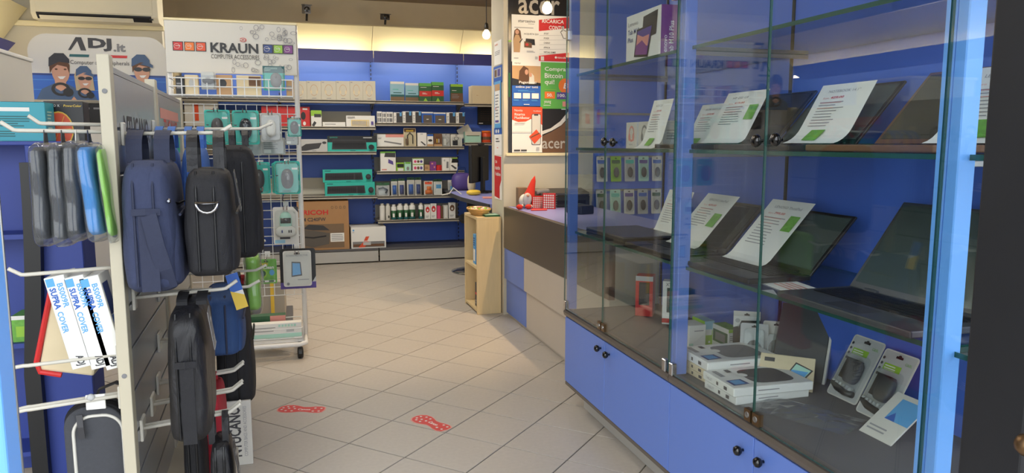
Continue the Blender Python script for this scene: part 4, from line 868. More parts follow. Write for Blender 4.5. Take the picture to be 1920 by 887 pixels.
t = thing('cord_pouch', 'yellow pouch with cord on the desk behind the monitor', 'pouch', (p.x+0.02, p.y+0.35, ZD))
MB().ell((0, 0, 0.022), (0.06, 0.045, 0.022), 'yellow', 12, 8, 0.8).build('pouch', t, smooth=True); MB().tube([(-0.1, 0, 0.01), (-0.16, 0.03, 0.06), (-0.2, -0.02, 0.02), (-0.26, 0.0, 0.006)], 0.005, 'offwhite', 6).build('cord', t)
p = hZ(896, 352, ZD)
t = thing('desk_speaker', 'cream rounded speaker beside the monitor foot', 'speaker', (hY(884, 345, 6.2).x, 6.2, ZD))
MB().ell((0, 0, 0.075), (0.035, 0.03, 0.075), 'beige', 14, 10, 0.7).build('body', t, smooth=True); MB().lathe([(0.018, -0.031), (0.02, -0.028)], (0, 0, 0.09), 'tan', 14, 'y').build('driver', t)
p = hZ(862, 510, 0)
t = thing('office_stool', 'office stool with round steel base behind the plywood unit', 'stool', (p.x+0.17, p.y, 0))
MB().lathe([(0.24, 0.0), (0.24, 0.008), (0.19, 0.02), (0.03, 0.035)], (0, 0, 0), 'chrome', 28).build('base', t, smooth=True); MB().tube([(0, 0, 0.03), (0, 0, 0.43)], 0.022, 'chrome', 12).build('column', t); MB().lathe([(0.15, 0.43), (0.17, 0.45), (0.17, 0.48), (0.15, 0.5), (0.02, 0.505)], (0, 0, 0), 'black_fabric', 24).build('seat', t, smooth=True)
# floor stickers
def footprint(label, pc, ang, mirror, word_flip):
    c = hZ(pc[0], pc[1], 0); out = []
    prof = [(0.0, 0.0), (0.022, 0.004), (0.030, 0.018), (0.029, 0.04), (0.023, 0.062), (0.022, 0.082), (0.031, 0.105), (0.036, 0.125), (0.032, 0.148), (0.020, 0.162), (0.004, 0.166)]
    left = [(-0.9*x, y) for x, y in reversed(prof[1:])]; pts = [(x*(1.05 if y > 0.09 else 1), y) for x, y in prof] + left
    sc = 1.18
    def grow(g): 
        cx, cy = 0.0, 0.085
        return [((x-cx)*g+cx, (y-cy)*(1+(g-1)*0.4)+cy) for x, y in pts]
    t = thing('footprint_sticker', label, 'sticker', (c.x, c.y, 0.0), (0, 0, ang), 'footprint stickers on the floor')
    F_ = lambda L, z: [(sc*x*mirror, sc*(y-0.083), z) for x, y in L]
    MB().extr(F_(grow(1.13), 0.0002), (0, 0, 0.0006), 'rose').build('border', t); MB().extr(F_(pts, 0.0009), (0, 0, 0.0004), 'red_sticker').build('sole', t)
    d = MB()
    for x, y in ((-0.014, 0.015), (0.012, 0.013), (-0.016, 0.036), (0.014, 0.036), (-0.018, 0.112), (0.004, 0.108), (0.022, 0.118), (-0.018, 0.134), (0.006, 0.130), (0.022, 0.139), (-0.008, 0.152), (0.010, 0.152)):
        d.lathe([(0.0052, 0.0013), (0.0052, 0.0018)], (sc*x*mirror, sc*(y-0.083), 0), 'offwhite', 10)
    d.build('dots', t)['kind'] = 'stuff'
    lm = MB(); draw(lm, lambda u, v, e: (sc*(0.008-0.016*v), sc*(-0.037+0.045*u), 0.0014), [('t', 'Canon', 0, 1, 0, 1, 'white', 0.02)], 1, 1, 0) if word_flip else draw(lm, lambda u, v, e: (sc*(-0.008+0.016*v), sc*(0.012-0.045*u), 0.0014), [('t', 'Canon', 0, 1, 0, 1, 'white', 0.02)], 1, 1, 0)
    lm.build('lettering', t)
footprint('red dotted footprint sticker nearer the bag display', (565, 768), math.radians(70), 1, False)
footprint('red dotted footprint sticker nearer the showcase', (809, 793), math.radians(28), -1, False)

# ================================================================== blue wall behind the counter with hanging accessories (seen through the showcase)
t = thing('accessory_wall', 'blue wall panel behind the counter hung with accessory packs', 'panel', (2.18, 4.52, 0))
B(-0.30, 0.32, 0.0, 0.03, 0, 2.1, 'blue_panel').build('panel', t); B(-0.30, 0.32, -0.001, 0.03, 2.1, 2.3, 'cream_panel').build('top_board', t)
for z in (0.55, 0.80, 1.02, 1.30): B(-0.29, 0.31, -0.012, 0.0, z, z+0.014, 'steel').build('hook_rail', t)
k = 0
for r, z in enumerate((1.02, 0.80, 0.55)):
    for c in range(6):
        lb = f'hanging accessory pack seen through the showcase, row {["one", "two", "three"][r]} from the top, {ORD[c]} from the left'
        hang_card('accessory_pack', lb, (1.92+0.10*c, 4.485, z-0.155), 0.075, 0.165, 0.02, (-0.08, 0, 0), ['offwhite', 'lime', 'light_grey', 'mint', 'offwhite', 'light_grey'][(c+2*r) % 6], [('r', 0.1, 0.9, 0.72, 0.86, ['blue', 'dark_green', 'teal', 'violet'][(c+r) % 4])], lambda m: m.ell((0, -0.008, 0.06), (0.02, 0.008, 0.035), 'dark_grey', 10, 6), 'accessory packs on the blue wall behind the counter'); k += 1

# ================================================================== wire rack with printed header
YR = 4.07
xrL, xrR = hY(322, 200, YR).x, hY(565, 400, YR).x
zh0, zh1 = hY(440, 139, YR-0.02).z, hY(440, 43, YR-0.02).z
t = thing('wire_rack', 'white wire display rack on castors with printed KRAUN header', 'rack', ((xrL+xrR)/2, YR, 0))
RK = t; RO = (-(xrL+xrR)/2, -YR, 0)
P = lambda mb, n, **kw: mb.build(n, t, RO, **kw)
for x in (xrL, xrR): P(MB().tube([(x, YR, 0.06), (x, YR, zh1)], 0.013, 'wire_white', 10), 'upright', smooth=True)
x0, x1 = hY(312, 120, YR-0.02).x, hY(557, 120, YR-0.02).x
hd = P(B(x0, x1, YR-0.028, YR-0.014, zh0, zh1, 'offwhite'), 'header_panel', bevel=0.003)
pm = MB(); W_, H_ = x1-x0, zh1-zh0; fr = lambda u, v, e: (x0+u*W_, YR-0.028-e, zh0+v*H_)
sq = lambda u, c: [('r', u, u+0.078, 0.42, 0.60, 'black'), ('r', u+0.006, u+0.072, 0.434, 0.586, c), ('ring', u+0.03, 0.51, 0.022, 0.05, 0.12, 'offwhite'), ('lines', u+0.02, u+0.062, 0.505, 0.53, 1, 'offwhite')]
pr = sq(0.055, 'red') + sq(0.14, 'orange') + sq(0.225, 'orange_red') + sq(0.735, 'blue_deep') + sq(0.815, 'lime') + sq(0.895, 'purple')
pr += [('t', 'KRAUN', 0.335, 0.70, 0.405, 0.60, 'black', 0.03), ('t', 'COMPUTER ACCESSORIES', 0.338, 0.705, 0.29, 0.375, 'ink', 0.0), ('ring', 0.585, 0.67, 0.026, 0.042, 0.25, 'red'), ('r', 0.556, 0.60, 0.66, 0.68, 'offwhite'), ('o', 0.585, 0.67, 0.008, 0.012, 'red')]
rn = random.Random(5)
for k in range(64):   # curly ornament, denser to the right
    u = 0.45+0.53*math.sqrt(rn.random()); v = rn.uniform(0.03, 0.97)
    if 0.25 < v < 0.74 and (u < 0.73 or 0.38 < v < 0.64): continue
    pr.append(('ring', u, v, rn.uniform(0.01, 0.025), rn.uniform(0.02, 0.055), 0.2, 'ink_soft'))
draw(pm, fr, pr, W_, H_, 0.0006); q_ = pm.build('header_print', hd, (0, 0, 0)); q_['kind'] = 'stuff'
P(B(x0-0.004, x1+0.006, YR-0.03, YR-0.01, zh1, zh1+0.012, 'cream_panel'), 'header_cap', bevel=0.002)
# top basket
yb0 = YR-0.19
zb0, zb1 = hY(440, 181, yb0).z, hY(440, 148, yb0).z
bk = MB()
for z in (zb0+0.005, zb0+0.045, zb1): bk.tube([(xrL+0.02, YR-0.03, z), (xrL+0.02, yb0, z), (xrR-0.02, yb0, z), (xrR-0.02, YR-0.03, z)], 0.0032, 'wire_white', 6)
for k in range(11):
    x = xrL+0.02+(xrR-xrL-0.04)*k/10; bk.tube([(x, yb0, zb1), (x, yb0, zb0), (x, YR-0.02, zb0)], 0.0025, 'wire_white', 6)
bkt = P(bk, 'basket')
P(B(xrL+0.02, xrR-0.02, yb0+0.004, YR-0.03, zb0+0.001, zb0+0.004, 'wire_white'), 'basket_tray')
# wire grid
gz0, gz1 = hY(540, 552, YR).z, zb0-0.03
g = MB(); nx = 12; nz = 22
for k in range(nx+1):
    x = xrL+(xrR-xrL)*k/nx; g.tube([(x, YR-0.012, gz0), (x, YR-0.012, gz1)], 0.0022, 'wire_white', 5)
for k in range(nz+1):
    z = gz0+(gz1-gz0)*k/nz; g.tube([(xrL, YR-0.009, z), (xrR, YR-0.009, z)], 0.0022, 'wire_white', 5)
gg = P(g, 'wire_grid'); gg['kind'] = 'stuff'
# base frame, tray, castors
zb = 0.075
P(MB().tube([(xrL, 3.90, zb), (xrR-0.03, 3.90, zb), (xrR, 3.93, zb), (xrR, 4.24, zb), (xrL, 4.24, zb)], 0.012, 'wire_white', 8, True), 'base_frame', smooth=True)
tr_ = MB()
for z in (zb+0.03, zb+0.08): tr_.tube([(xrL+0.02, 3.93, z), (xrR-0.02, 3.93, z), (xrR-0.02, 4.2, z), (xrL+0.02, 4.2, z)], 0.003, 'wire_white', 6, True)
for k in range(20):
    y = 3.92+0.30*k/19; tr_.tube([(xrL, y, zb+0.012), (xrR-0.012, y, zb+0.012), (xrR-0.012, y, zb+0.08)], 0.002, 'wire_white', 5)
trk = P(tr_, 'wire_tray'); trk['kind'] = 'stuff'
for x in (xrL, xrR-0.03):
    for y in (3.91, 4.23):
        cs = MB(); cs.box(x-0.004, x+0.004, y-0.012, y+0.012, 0.03, zb-0.008, 'dark_grey'); cs.lathe([(0.008, -0.016), (0.026, -0.014), (0.030, -0.008), (0.030, 0.008), (0.026, 0.014), (0.008, 0.016)], (x, y, 0.030), 'black', 16, 'x'); P(cs, 'castor')
# goods in the bottom tray
carton('bracket_box', 'white and green flat carton in the bottom tray of the wire rack', 'box', (hY(518, 630, 3.98).x, 3.97, zb+0.016), 0.26, 0.10, 0.085, 'white', {'F': [('r', 0, 1, 0.12, 0.36, 'mint'), ('lines', 0.3, 0.95, 0.02, 0.12, 1, 'green'), ('lines', 0.08, 0.5, 0.5, 0.8, 3, 'ink_soft'), ('r', 0.7, 0.85, 0.45, 0.65, 'light_grey')] + [('r', 0.55+0.06*k, 0.59+0.06*k, 0.78, 0.92, 'mint') for k in range(6)]}, (-0.1, 0, 0))
carton('bracket_box', 'dark green flat carton behind the white one in the bottom tray', 'box', (hY(500, 612, 4.12).x, 4.10, zb+0.016), 0.2, 0.07, 0.10, 'dark_green', {'F': [('r', 0.6, 1, 0, 1, 'rose')]})

# ---- packs hanging on the rack
def rack_hook(x, z, y0, y1, label, double=True):
    o = thing('display_hook', label, 'hook', (x, YR-0.014, z))
    h = MB()
    for dx in ((-0.008, 0.008) if double else (0,)): h.tube([(dx, 0, 0), (dx, y1-YR+0.014, 0), (dx, y1-YR+0.008, 0.018)], 0.0025, 'chrome', 6)
    h.build('prong', o); B(-0.014, 0.014, -0.006, 0.004, -0.012, 0.018, 'wire_white').build('back_clip', o)
def mouse(m, col='black', cx=0.0, cz=0.08, w=0.030, h=0.05, t=0.020, accent=None):
    m.ell((cx, -0.006-t*0.5, cz), (w, t, h), col, 18, 12, 0.85)
    m.box(cx-0.0012, cx+0.0012, -0.0075-t*1.47, -0.006-t*1.3, cz+0.012, cz+h*0.75, 'dark_grey'); m.ell((cx, -0.007-t*1.42, cz+h*0.45), (0.004, 0.004, 0.009), 'mid_grey', 8, 6)
    if accent: m.ell((cx-w*0.55, -0.008-t*0.5, cz), (w*0.5, t*0.9, h*0.92), accent, 12, 8, 0.9)
tealp = lambda: [('r', 0.08, 0.35, 0.92, 0.95, 'teal_dark'), ('r', 0.06, 0.16, 0.55, 0.58, 'black'), ('lines', 0.3, 0.7, 0.06, 0.12, 1, 'teal_dark'), ('r', 0.68, 0.9, 0.74, 0.80, 'paper')]
def pack_px(name, label, px0, px1, py0, py1, y, card, prints, shapes, hook=None, group=None, hole=False, bubble=None, t_=0.045, cat='pack', rz=0.0, bub=True):
    pm_ = (py0+py1)/2; a, b = hY(px0, pm_, y).x, hY(px1, pm_, y).x; z1, z0 = hY((px0+px1)/2, py0, y).z, hY((px0+px1)/2, py1, y).z
    o = hang_card(name, label, ((a+b)/2, y, z0), b-a, z1-z0, t_, (0, 0, rz), card, prints, shapes and (lambda m: shapes(m, b-a, z1-z0)), group, hole, cat, bub, bubble)
    return (a+b)/2, z0, z1
MG = 'mouse packs on the wire rack'
YK = 3.86
def ms(col, acc=None): return lambda m, w, h: mouse(m, col, 0, h*0.47, w*0.24, h*0.30, 0.020, acc)
full = (0.02, 0.98, 0.02, 0.98)
for (a, b, c, d, col, acc, lb) in ((384, 432, 206, 271, 'black', None, 'teal mouse pack with black mouse, leftmost on the upper hooks of the rack'), (436, 486, 207, 271, 'black_gloss', None, 'teal mouse pack with glossy black mouse, second on the upper hooks'),
                                 (465, 507, 304, 363, 'dark_grey', 'red', 'teal mouse pack with red and black mouse on the lower hooks'), (514, 563, 302, 364, 'black_gloss', None, 'teal mouse pack with black mouse on the lower hooks near the upright')):
    x, z0, z1 = pack_px('mouse_pack', lb, a, b, c, d, YK, 'teal', tealp(), ms(col, acc), group=MG, bubble=full)
    rack_hook(x, z1-0.012, YR, YK-0.06, lb.replace('teal mouse pack with', 'chrome double hook carrying the').replace('mouse,', 'mouse pack,').replace('mouse on', 'mouse pack on'))
x, z0, z1 = pack_px('mouse_pack', 'teal mouse pack behind the one near the upright on the lower hooks', 510, 552, 305, 362, YK+0.05, 'teal', tealp(), ms('black'), group=MG, bubble=full, t_=0.03)
x, z0, z1 = pack_px('mouse_pack', 'pale grey pack with a white mouse on the upper hooks', 488, 528, 212, 266, YK, 'light_grey', [('lines', 0.2, 0.8, 0.85, 0.92, 1, 'offwhite')], ms('offwhite'), group=MG, bubble=full)
rack_hook(x, z1-0.01, YR, YK-0.06, 'chrome double hook carrying the pale grey mouse pack')
x, z0, z1 = pack_px('mouse_pack', 'narrow teal pack with dark blue grey mouse beside the rack upright', 539, 565, 221, 256, YK-0.02, 'teal', [('r', 0, 1, 0.9, 1, 'teal_dark'), ('r', 0.55, 0.9, 0.55, 0.66, 'paper')], lambda m, w, h: mouse(m, 'grey_fabric', 0, h*0.48, w*0.30, h*0.34, 0.015), group=MG, bubble=full, t_=0.035)
rack_hook(x, z1-0.004, YR, YK-0.06, 'chrome double hook beside the rack upright', False)
# clear empty blisters seen behind the packs
for i, (a, b, c, d, yy) in enumerate(((440, 490, 262, 292, 3.95), (490, 535, 258, 290, 3.97), (535, 560, 248, 272, 3.94))):
    pack_px('cable_pack', ['clear pack with white insert behind the two black mouse packs', 'clear pack with white insert behind the pale grey mouse pack', 'small clear pack behind the narrow teal pack'][i], a, b, c, d, yy, 'light_grey', [('lines', 0.1, 0.9, 0.3, 0.8, 4, 'ink_soft'), ('r', 0.1, 0.4, 0.1, 0.3, 'white')], None, group='clear packs deep on the rack', bubble=full, t_=0.02)
def hub(m, w, h):
    m.ell((0, -0.016, h*0.62), (w*0.24, 0.014, h*0.26), 'mint', 18, 10, 0.8); m.box(-w*0.2, w*0.2, -0.034, -0.012, h*0.58, h*0.72, 'screen_dark'); m.ell((0.0, -0.02, h*0.36), (w*0.42, 0.016, h*0.15), 'offwhite', 18, 10, 0.8)
    for dx in (-0.15, 0.12, 0.2): m.box(w*dx-0.003, w*dx+0.003, -0.038, -0.03, h*0.33, h*0.40, 'blue_deep' if dx < 0 else 'dark_grey')
x, z0, z1 = pack_px('socket_hub_pack', 'white card with mint green socket hub below the mouse packs', 512, 560, 388, 458, YK-0.02, 'offwhite', [('p', [(0.8, 1), (1, 1), (1, 0.84)], 'dark_grey'), ('r', 0.05, 0.45, 0.03, 0.12, 'pale_blue'), ('r', 0.25, 0.65, 0.14, 0.19, 'dark_grey')], hub, bubble=(0.08, 0.92, 0.2, 0.92), t_=0.05)
rack_hook(x, z1-0.01, YR, YK-0.06, 'chrome double hook carrying the socket hub card')
x, z0, z1 = pack_px('cleaning_gel_pack', 'green cleaning gel bag with yellow lettering on the wire rack', 480, 519, 486, 532, YK, 'green', [('r', 0.03, 0.97, 0.03, 0.97, 'leaf_green'), ('t', 'Magic', 0.08, 0.6, 0.72, 0.88, 'yellow', 0.03, 0.1), ('t', 'Clean', 0.34, 0.86, 0.60, 0.74, 'white', 0.03, 0.1), ('o', 0.3, 0.42, 0.24, 0.2, 'lime'), ('o', 0.3, 0.42, 0.17, 0.13, 'dark_green'), ('o', 0.76, 0.45, 0.12, 0.12, 'sky'), ('r', 0.08, 0.92, 0.06, 0.14, 'white'), ('r', 0.2, 0.4, 0.07, 0.13, 'dark_green'), ('r', 0.6, 0.85, 0.07, 0.13, 'dark_green')], None, cat='bag', t_=0.012, bubble=full, hole=True)
rack_hook(x, z1-0.006, YR, YK-0.04, 'chrome hook carrying the green cleaning gel bag', False)
x, z0, z1 = pack_px('screen_protector_pack', 'white screen protector pack with tablet picture low on the wire rack', 531, 584, 470, 537, YK-0.05, 'offwhite', [('t', 'SCREEN PROTECTOR', 0.12, 0.88, 0.84, 0.89, 'ink_soft', 0.01), ('p', [(0.28, 0.27), (0.30, 0.70), (0.62, 0.68), (0.66, 0.30)], 'dark_grey'), ('p', [(0.32, 0.31), (0.33, 0.66), (0.59, 0.645), (0.62, 0.335)], 'sky'), ('r', 0.5, 0.9, 0.18, 0.20, 'ink_soft'), ('o', 0.16, 0.08, 0.05, 0.04, 'mid_grey')], None, hole=True, t_=0.008, bubble=full)
rack_hook(x, z1-0.012, YR, YK-0.08, 'chrome double hook carrying the screen protector pack')
pack_px('sleeve_pack', 'black and violet sleeve pack hanging behind the screen protector', 525, 592, 466, 541, YK+0.02, 'black', [('r', 0, 1, 0, 0.16, 'violet'), ('p', [(0.9, 0.16), (1, 0.3), (1, 0.16)], 'light_grey')], None, t_=0.02, bub=False)
# goods in the top basket
ybk = yb0+0.02
pack_px('mouse_pack', 'grey boxed mouse standing in the rack top basket', 377, 405, 134, 168, ybk, 'light_grey', [('r', 0, 1, 0.8, 1, 'offwhite')], lambda m, w, h: m.ell((0, -0.012, h*0.48), (w*0.42, 0.014, h*0.2), 'dark_grey', 14, 8), group=MG, bubble=full)
pack_px('mouse_pack', 'teal multi device mouse pack standing in the rack top basket', 493, 534, 124, 170, ybk, 'teal', [('r', 0, 1, 0.72, 1, 'teal_dark'), ('t', 'MULTI-DEVICE', 0.08, 0.66, 0.88, 0.94, 'mint'), ('t', 'SILENT', 0.08, 0.36, 0.80, 0.86, 'mint')], lambda m, w, h: mouse(m, 'mid_grey', 0.01, h*0.42, w*0.26, h*0.30, 0.02), group=MG, bubble=full)
def inb(name, lb, a, b, c, d, m, yy, prints=None, cat='box'):
    x0_, x1_ = hY(a, d, yy).x, hY(b, d, yy).x; carton(name, lb, cat, ((x0_+x1_)/2, yy, zb0+0.0045), x1_-x0_, 0.04, max(0.03, hY(a, c, yy).z-zb0-0.0045), m, {'F': prints or [('lines', 0.1, 0.9, 0.3, 0.7, 2, 'ink_soft')]}, group='small boxes in the rack top basket')
inb('small_box', 'black box at the left end of the rack top basket', 330, 346, 142, 168, 'black', ybk+0.02)
inb('small_box', 'pale box with earphone picture in the rack top basket', 347, 372, 140, 168, 'beige', ybk+0.03, [('o', 0.5, 0.6, 0.2, 0.2, 'light_grey')])
inb('small_box', 'grey clear box right of the grey mouse in the rack top basket', 406, 436, 140, 168, 'tan', ybk+0.03, [('o', 0.4, 0.6, 0.25, 0.2, 'dark_grey')])
inb('small_box', 'cream box with dark window in the rack top basket', 444, 490, 141, 169, 'beige', ybk+0.03, [('r', 0.5, 0.98, 0.5, 0.95, 'brown')])
inb('small_box', 'brown box at the right end of the rack top basket', 537, 551, 149, 170, 'tan', ybk+0.03)
# low display plinth behind the rack
t = thing('low_plinth', 'grey and dark low display plinth behind the wire rack', 'plinth', (-0.16, 4.75, 0))
B(-0.25, 0.10, -0.25, 0.25, 0, 0.05, 'shelf_dark').build('foot', t, bevel=0.004); B(-0.25, 0.06, -0.22, 0.22, 0.05, 0.30, 'shelf_grey').build('body', t, bevel=0.004); B(-0.02, 0.0, -0.225, -0.215, 0.09, 0.29, 'yellow').build('edge_label', t)

# ================================================================== advertising board and its cabinet
YA = 4.70
ax0, ax1 = hY(53, 120, YA).x, hY(313, 120, YA).x; az1 = hY(180, 66, YA).z; azb = hY(180, 188, YA).z
t = thing('advertising_display', 'white display cabinet with printed ADJ header board', 'display', ((ax0+ax1)/2, YA, 0))
P = lambda mb, n, **kw: mb.build(n, t, (-(ax0+ax1)/2, -YA, 0), **kw)
top = [(x, z) for x, z in rrect(ax0, ax1, azb, az1, 0.10, 8) if z > (azb+az1)/2] 
pts = [(ax1-0.005, azb)] + top + [(ax0+0.02, azb)]
hb = P(MB().extr([(x, YA, z) for x, z in pts], (0, 0.012, 0), 'offwhite'), 'header_board')
W_, H_ = ax1-ax0, az1-azb; fr = lambda u, v, e: (ax0+u*W_, YA-e, azb+v*H_); pm = MB()
vb = 0.40
def person(cx, topv, s, cap, hair, shirt, glasses, brim, dress=False):
    L = []
    A = lambda pts, m: L.append(('p', [(cx+x*s*0.36, topv-y*s) for x, y in pts], m))
    if dress: A([(-0.30, 0.55), (-0.34, 0.15), (-0.26, 0.0), (0.26, 0.0), (0.32, 0.2), (0.36, 0.55)], hair)
    A([(-0.62, 1.5), (-0.66, 0.85), (-0.5, 0.62), (-0.16, 0.5), (0.16, 0.5), (0.46, 0.62), (0.6, 0.85), (0.62, 1.5)] if not dress else [(-0.40, 1.5), (-0.44, 0.8), (-0.3, 0.62), (-0.12, 0.52), (0.12, 0.52), (0.3, 0.62), (0.42, 0.8), (0.42, 1.5)], shirt)
    if dress: A([(-0.46, 1.5), (-0.50, 0.85), (-0.40, 0.72), (-0.30, 0.85), (-0.30, 1.5)], 'skin')
    A([(-0.13, 0.60), (-0.15, 0.40), (0.15, 0.40), (0.15, 0.60), (0, 0.66)], 'skin')
    L.append(('o', cx+0.01*s, topv-0.26*s, 0.085*s, 0.25*s, 'skin'))
    if not dress: A([(-0.26, 0.3), (-0.26, 0.08), (-0.1, 0.0), (0.2, 0.02), (0.28, 0.12), (0.26, 0.3), (0.20, 0.16), (-0.05, 0.12), (-0.18, 0.2)], hair)
    A([(-0.28, 0.16), (-0.26, -0.02), (-0.1, -0.12), (0.14, -0.12), (0.28, 0.0), (0.28, 0.08), (0.0, 0.06)], cap)
    if brim: A([(-0.02, 0.10), (0.20, 0.04), (0.38, 0.12), (0.36, 0.18), (0.2, 0.14)], cap)
    if glasses: L.append(('o', cx-0.03*s, topv-0.22*s, 0.045*s, 0.05*s, 'black')); L.append(('o', cx+0.06*s, topv-0.22*s, 0.045*s, 0.05*s, 'black'))
    else: L.append(('o', cx-0.03*s, topv-0.21*s, 0.014*s, 0.018*s, 'hair_brown')); L.append(('o', cx+0.055*s, topv-0.21*s, 0.014*s, 0.018*s, 'hair_brown'))
    A([(-0.06, 0.36), (0.16, 0.35), (0.08, 0.41), (0.0, 0.41)], 'white')
    if not brim or dress: L.append(('ring', cx, topv-0.62*s, 0.09*s, 0.14*s, 0.35, 'black')); L.append(('o', cx+0.07*s, topv-0.68*s, 0.05*s, 0.09*s, 'black'))
    return L
pr = [('r', 0.02, 0.985, 0.0, vb, 'blue'), ('r', 0.02, 0.985, 0.30, 0.305, 'sky'), ('r', 0.02, 0.985, 0.15, 0.155, 'sky'), ('r', 0.02, 0.985, vb-0.03, vb, 'blue_deep')]
pr += [('p', [(0.285, 0.76), (0.345, 0.96), (0.385, 0.96), (0.415, 0.76), (0.375, 0.76), (0.355, 0.90), (0.305, 0.76)], 'dark_grey'), ('t', 'DJ', 0.43, 0.60, 0.755, 0.955, 'dark_grey', 0.05), ('t', '.it', 0.61, 0.70, 0.755, 0.88, 'mid_grey', 0.04), ('p', [(0.29, 0.66), (0.295, 0.70), (0.435, 0.70), (0.43, 0.66)], 'teal_dark'), ('p', [(0.565, 0.66), (0.57, 0.70), (0.71, 0.70), (0.705, 0.66)], 'red'),
       ('t', 'Computer and Peripherals', 0.295, 0.72, 0.53, 0.61, 'ink', 0.0)]
pr += person(0.215, 0.62, 0.74, 'grey_fabric', 'hair_brown', 'denim', False, False)
pr += person(0.385, 0.455, 0.56, 'denim', 'hair_blond', 'denim', True, True, True)
pr += person(0.805, 0.64, 0.68, 'denim', 'hair_brown', 'pale_blue', True, True)
def clipv(L):
    out = []
    for p in L:
        if p[0] == 'p': out.append(('p', [(u, max(0.0, v)) for u, v in p[1]], p[2]))
        else: out.append(p)
    return out
draw(pm, fr, clipv(pr), W_, H_, 0.0008); q_ = pm.build('header_print', hb); q_['kind'] = 'stuff'
P(B(ax0+0.02, ax1-0.01, YA-0.0, YA+0.35, 0.0, azb-0.14, 'offwhite'), 'cabinet', bevel=0.004)
P(B(ax0+0.02, ax1-0.01, YA+0.10, YA+0.12, azb-0.14, azb, 'offwhite'), 'back_board')

# ================================================================== white cabinet, blue stand at the left
xw = hY(62, 150, 3.7).x; zw = hY(30, 100, 3.5).z
t = thing('white_cabinet', 'tall white cabinet behind the blue stand at the left', 'cabinet', (xw-0.2, 3.5, 0))
B(-0.25, 0.2, -0.2, 0.2, 0.04, zw-0.015, 'offwhite').build('body', t, bevel=0.004); B(-0.26, 0.206, -0.206, 0.206, zw-0.015, zw, 'white').build('top', t, bevel=0.003); B(-0.24, 0.19, -0.19, 0.19, 0, 0.04, 'dark_grey').build('plinth', t)
YS_ = 2.60
xs1 = hY(162, 560, YS_).x; zs1 = 1.112
t = thing('blue_stand', 'dark blue display stand with black curved upright at the left', 'stand', (xs1-0.25, YS_, 0))
SO = (-(xs1-0.25), -YS_, 0)
P = lambda mb, n, **kw: mb.build(n, t, SO, **kw)
xc_ = hY(62, 560, YS_).x
P(B(xc_+0.01, xs1, YS_, YS_+0.02, 0.03, zs1, 'blue_stand'), 'front_panel', bevel=0.002, seg=1)
P(B(xc_-0.45, xs1, YS_+0.13, YS_+0.145, 0.03, zs1, 'blue_stand'), 'back_panel')
P(B(xc_-0.45, xs1, YS_, YS_+0.22, zs1, zs1+0.012, 'blue_stand'), 'top', bevel=0.002, seg=1)
N = 16
cv = [(hY(60, 320, YS_).x+0.035*math.cos(math.pi*0.5*min(1, k/10.0)) - 0.035, YS_-0.02, 1.06-k*1.06/N) for k in range(N+1)]
P(MB().ribbon(cv, (1, 0, 0), 0.045, 0.03, 'black'), 'curved_upright')
P(B(xs1-0.02, xs1, YS_+0.02, YS_+0.13, 0.03, zs1, 'blue_stand'), 'side_panel')
for z in (hY(30, 645, YS_).z, hY(30, 440, YS_).z, hY(30, 850, YS_).z): P(B(xc_-0.45, xc_-0.005, YS_+0.0, YS_+0.13, z-0.015, z, 'blue_stand'), 'shelf')
carton('green_box', 'small green box on a shelf of the blue stand', 'box', (hY(38, 620, YS_).x, YS_+0.02, hY(30, 645, YS_).z), 0.06, 0.10, 0.085, 'leaf_green', {'F': [('r', 0, 1, 0.85, 1, 'white'), ('r', 0.2, 0.8, 0.2, 0.6, 'lime')]})
a = hY(84, 230, YS_+0.02).x; zt_ = zs1+0.0125
carton('teal_carton', 'teal carton with white printed squares on top of the blue stand', 'box', (a-0.105, YS_+0.03, zt_), 0.21, 0.09, hY(30, 190, YS_).z-zt_, 'teal_box', {'F': [('r', 0.42, 0.80, 0.76, 0.86, 'white'), ('lines', 0.30, 0.85, 0.36, 0.66, 5, 'teal_dark'), ('lines', 0.30, 0.7, 0.1, 0.28, 3, 'teal_dark')] + [('r', 0.02, 0.22, 0.08+0.22*k, 0.24+0.22*k, 'pale_blue') for k in range(3)], 'T': [('r', 0, 1, 0, 1, 'white')], 'R': [('lines', 0.2, 0.8, 0.3, 0.8, 6, 'mint')]})
yk = YS_+0.13; a, b = hY(84, 230, yk).x, hY(158, 230, yk).x
carton('ink_carton', 'black carton printed with an orange slice behind the teal one', 'box', ((a+b)/2, yk, zt_), b-a, 0.07, hY(120, 190, yk).z-zt_, 'black', {'F': [('t', 'BRAND X', 0.04, 0.4, 0.86, 0.92, 'white', 0.01), ('t', 'PowerColor', 0.5, 0.96, 0.86, 0.92, 'yellow', 0.01, 0.2), ('o', 0.36, 0.3, 0.36, 0.45, 'orange'), ('o', 0.36, 0.3, 0.32, 0.40, 'orange_red'), ('ring', 0.36, 0.3, 0.36, 0.45, 0.06, 'yellow')] + [('p', [(0.36, 0.3), (0.36+0.3*math.cos(k*1.05), 0.3+0.37*math.sin(k*1.05)), (0.36+0.3*math.cos(k*1.05+0.05), 0.3+0.37*math.sin(k*1.05+0.05))], 'yellow') for k in range(6)]})
t = thing('network_device', 'black device with small buttons on the display cabinet', 'device', (hY(165, 240, 4.3).x, 4.74, azb-0.139))
B(-0.14, 0.12, 0, 0.09, 0, 0.125, 'black').build('body', t, bevel=0.005)
bt = MB(); [bt.box(-0.12+0.05*k, -0.09+0.05*k, -0.003, 0.001, 0.09, 0.10, 'mid_grey') for k in range(4)]; bt.build('buttons', t)

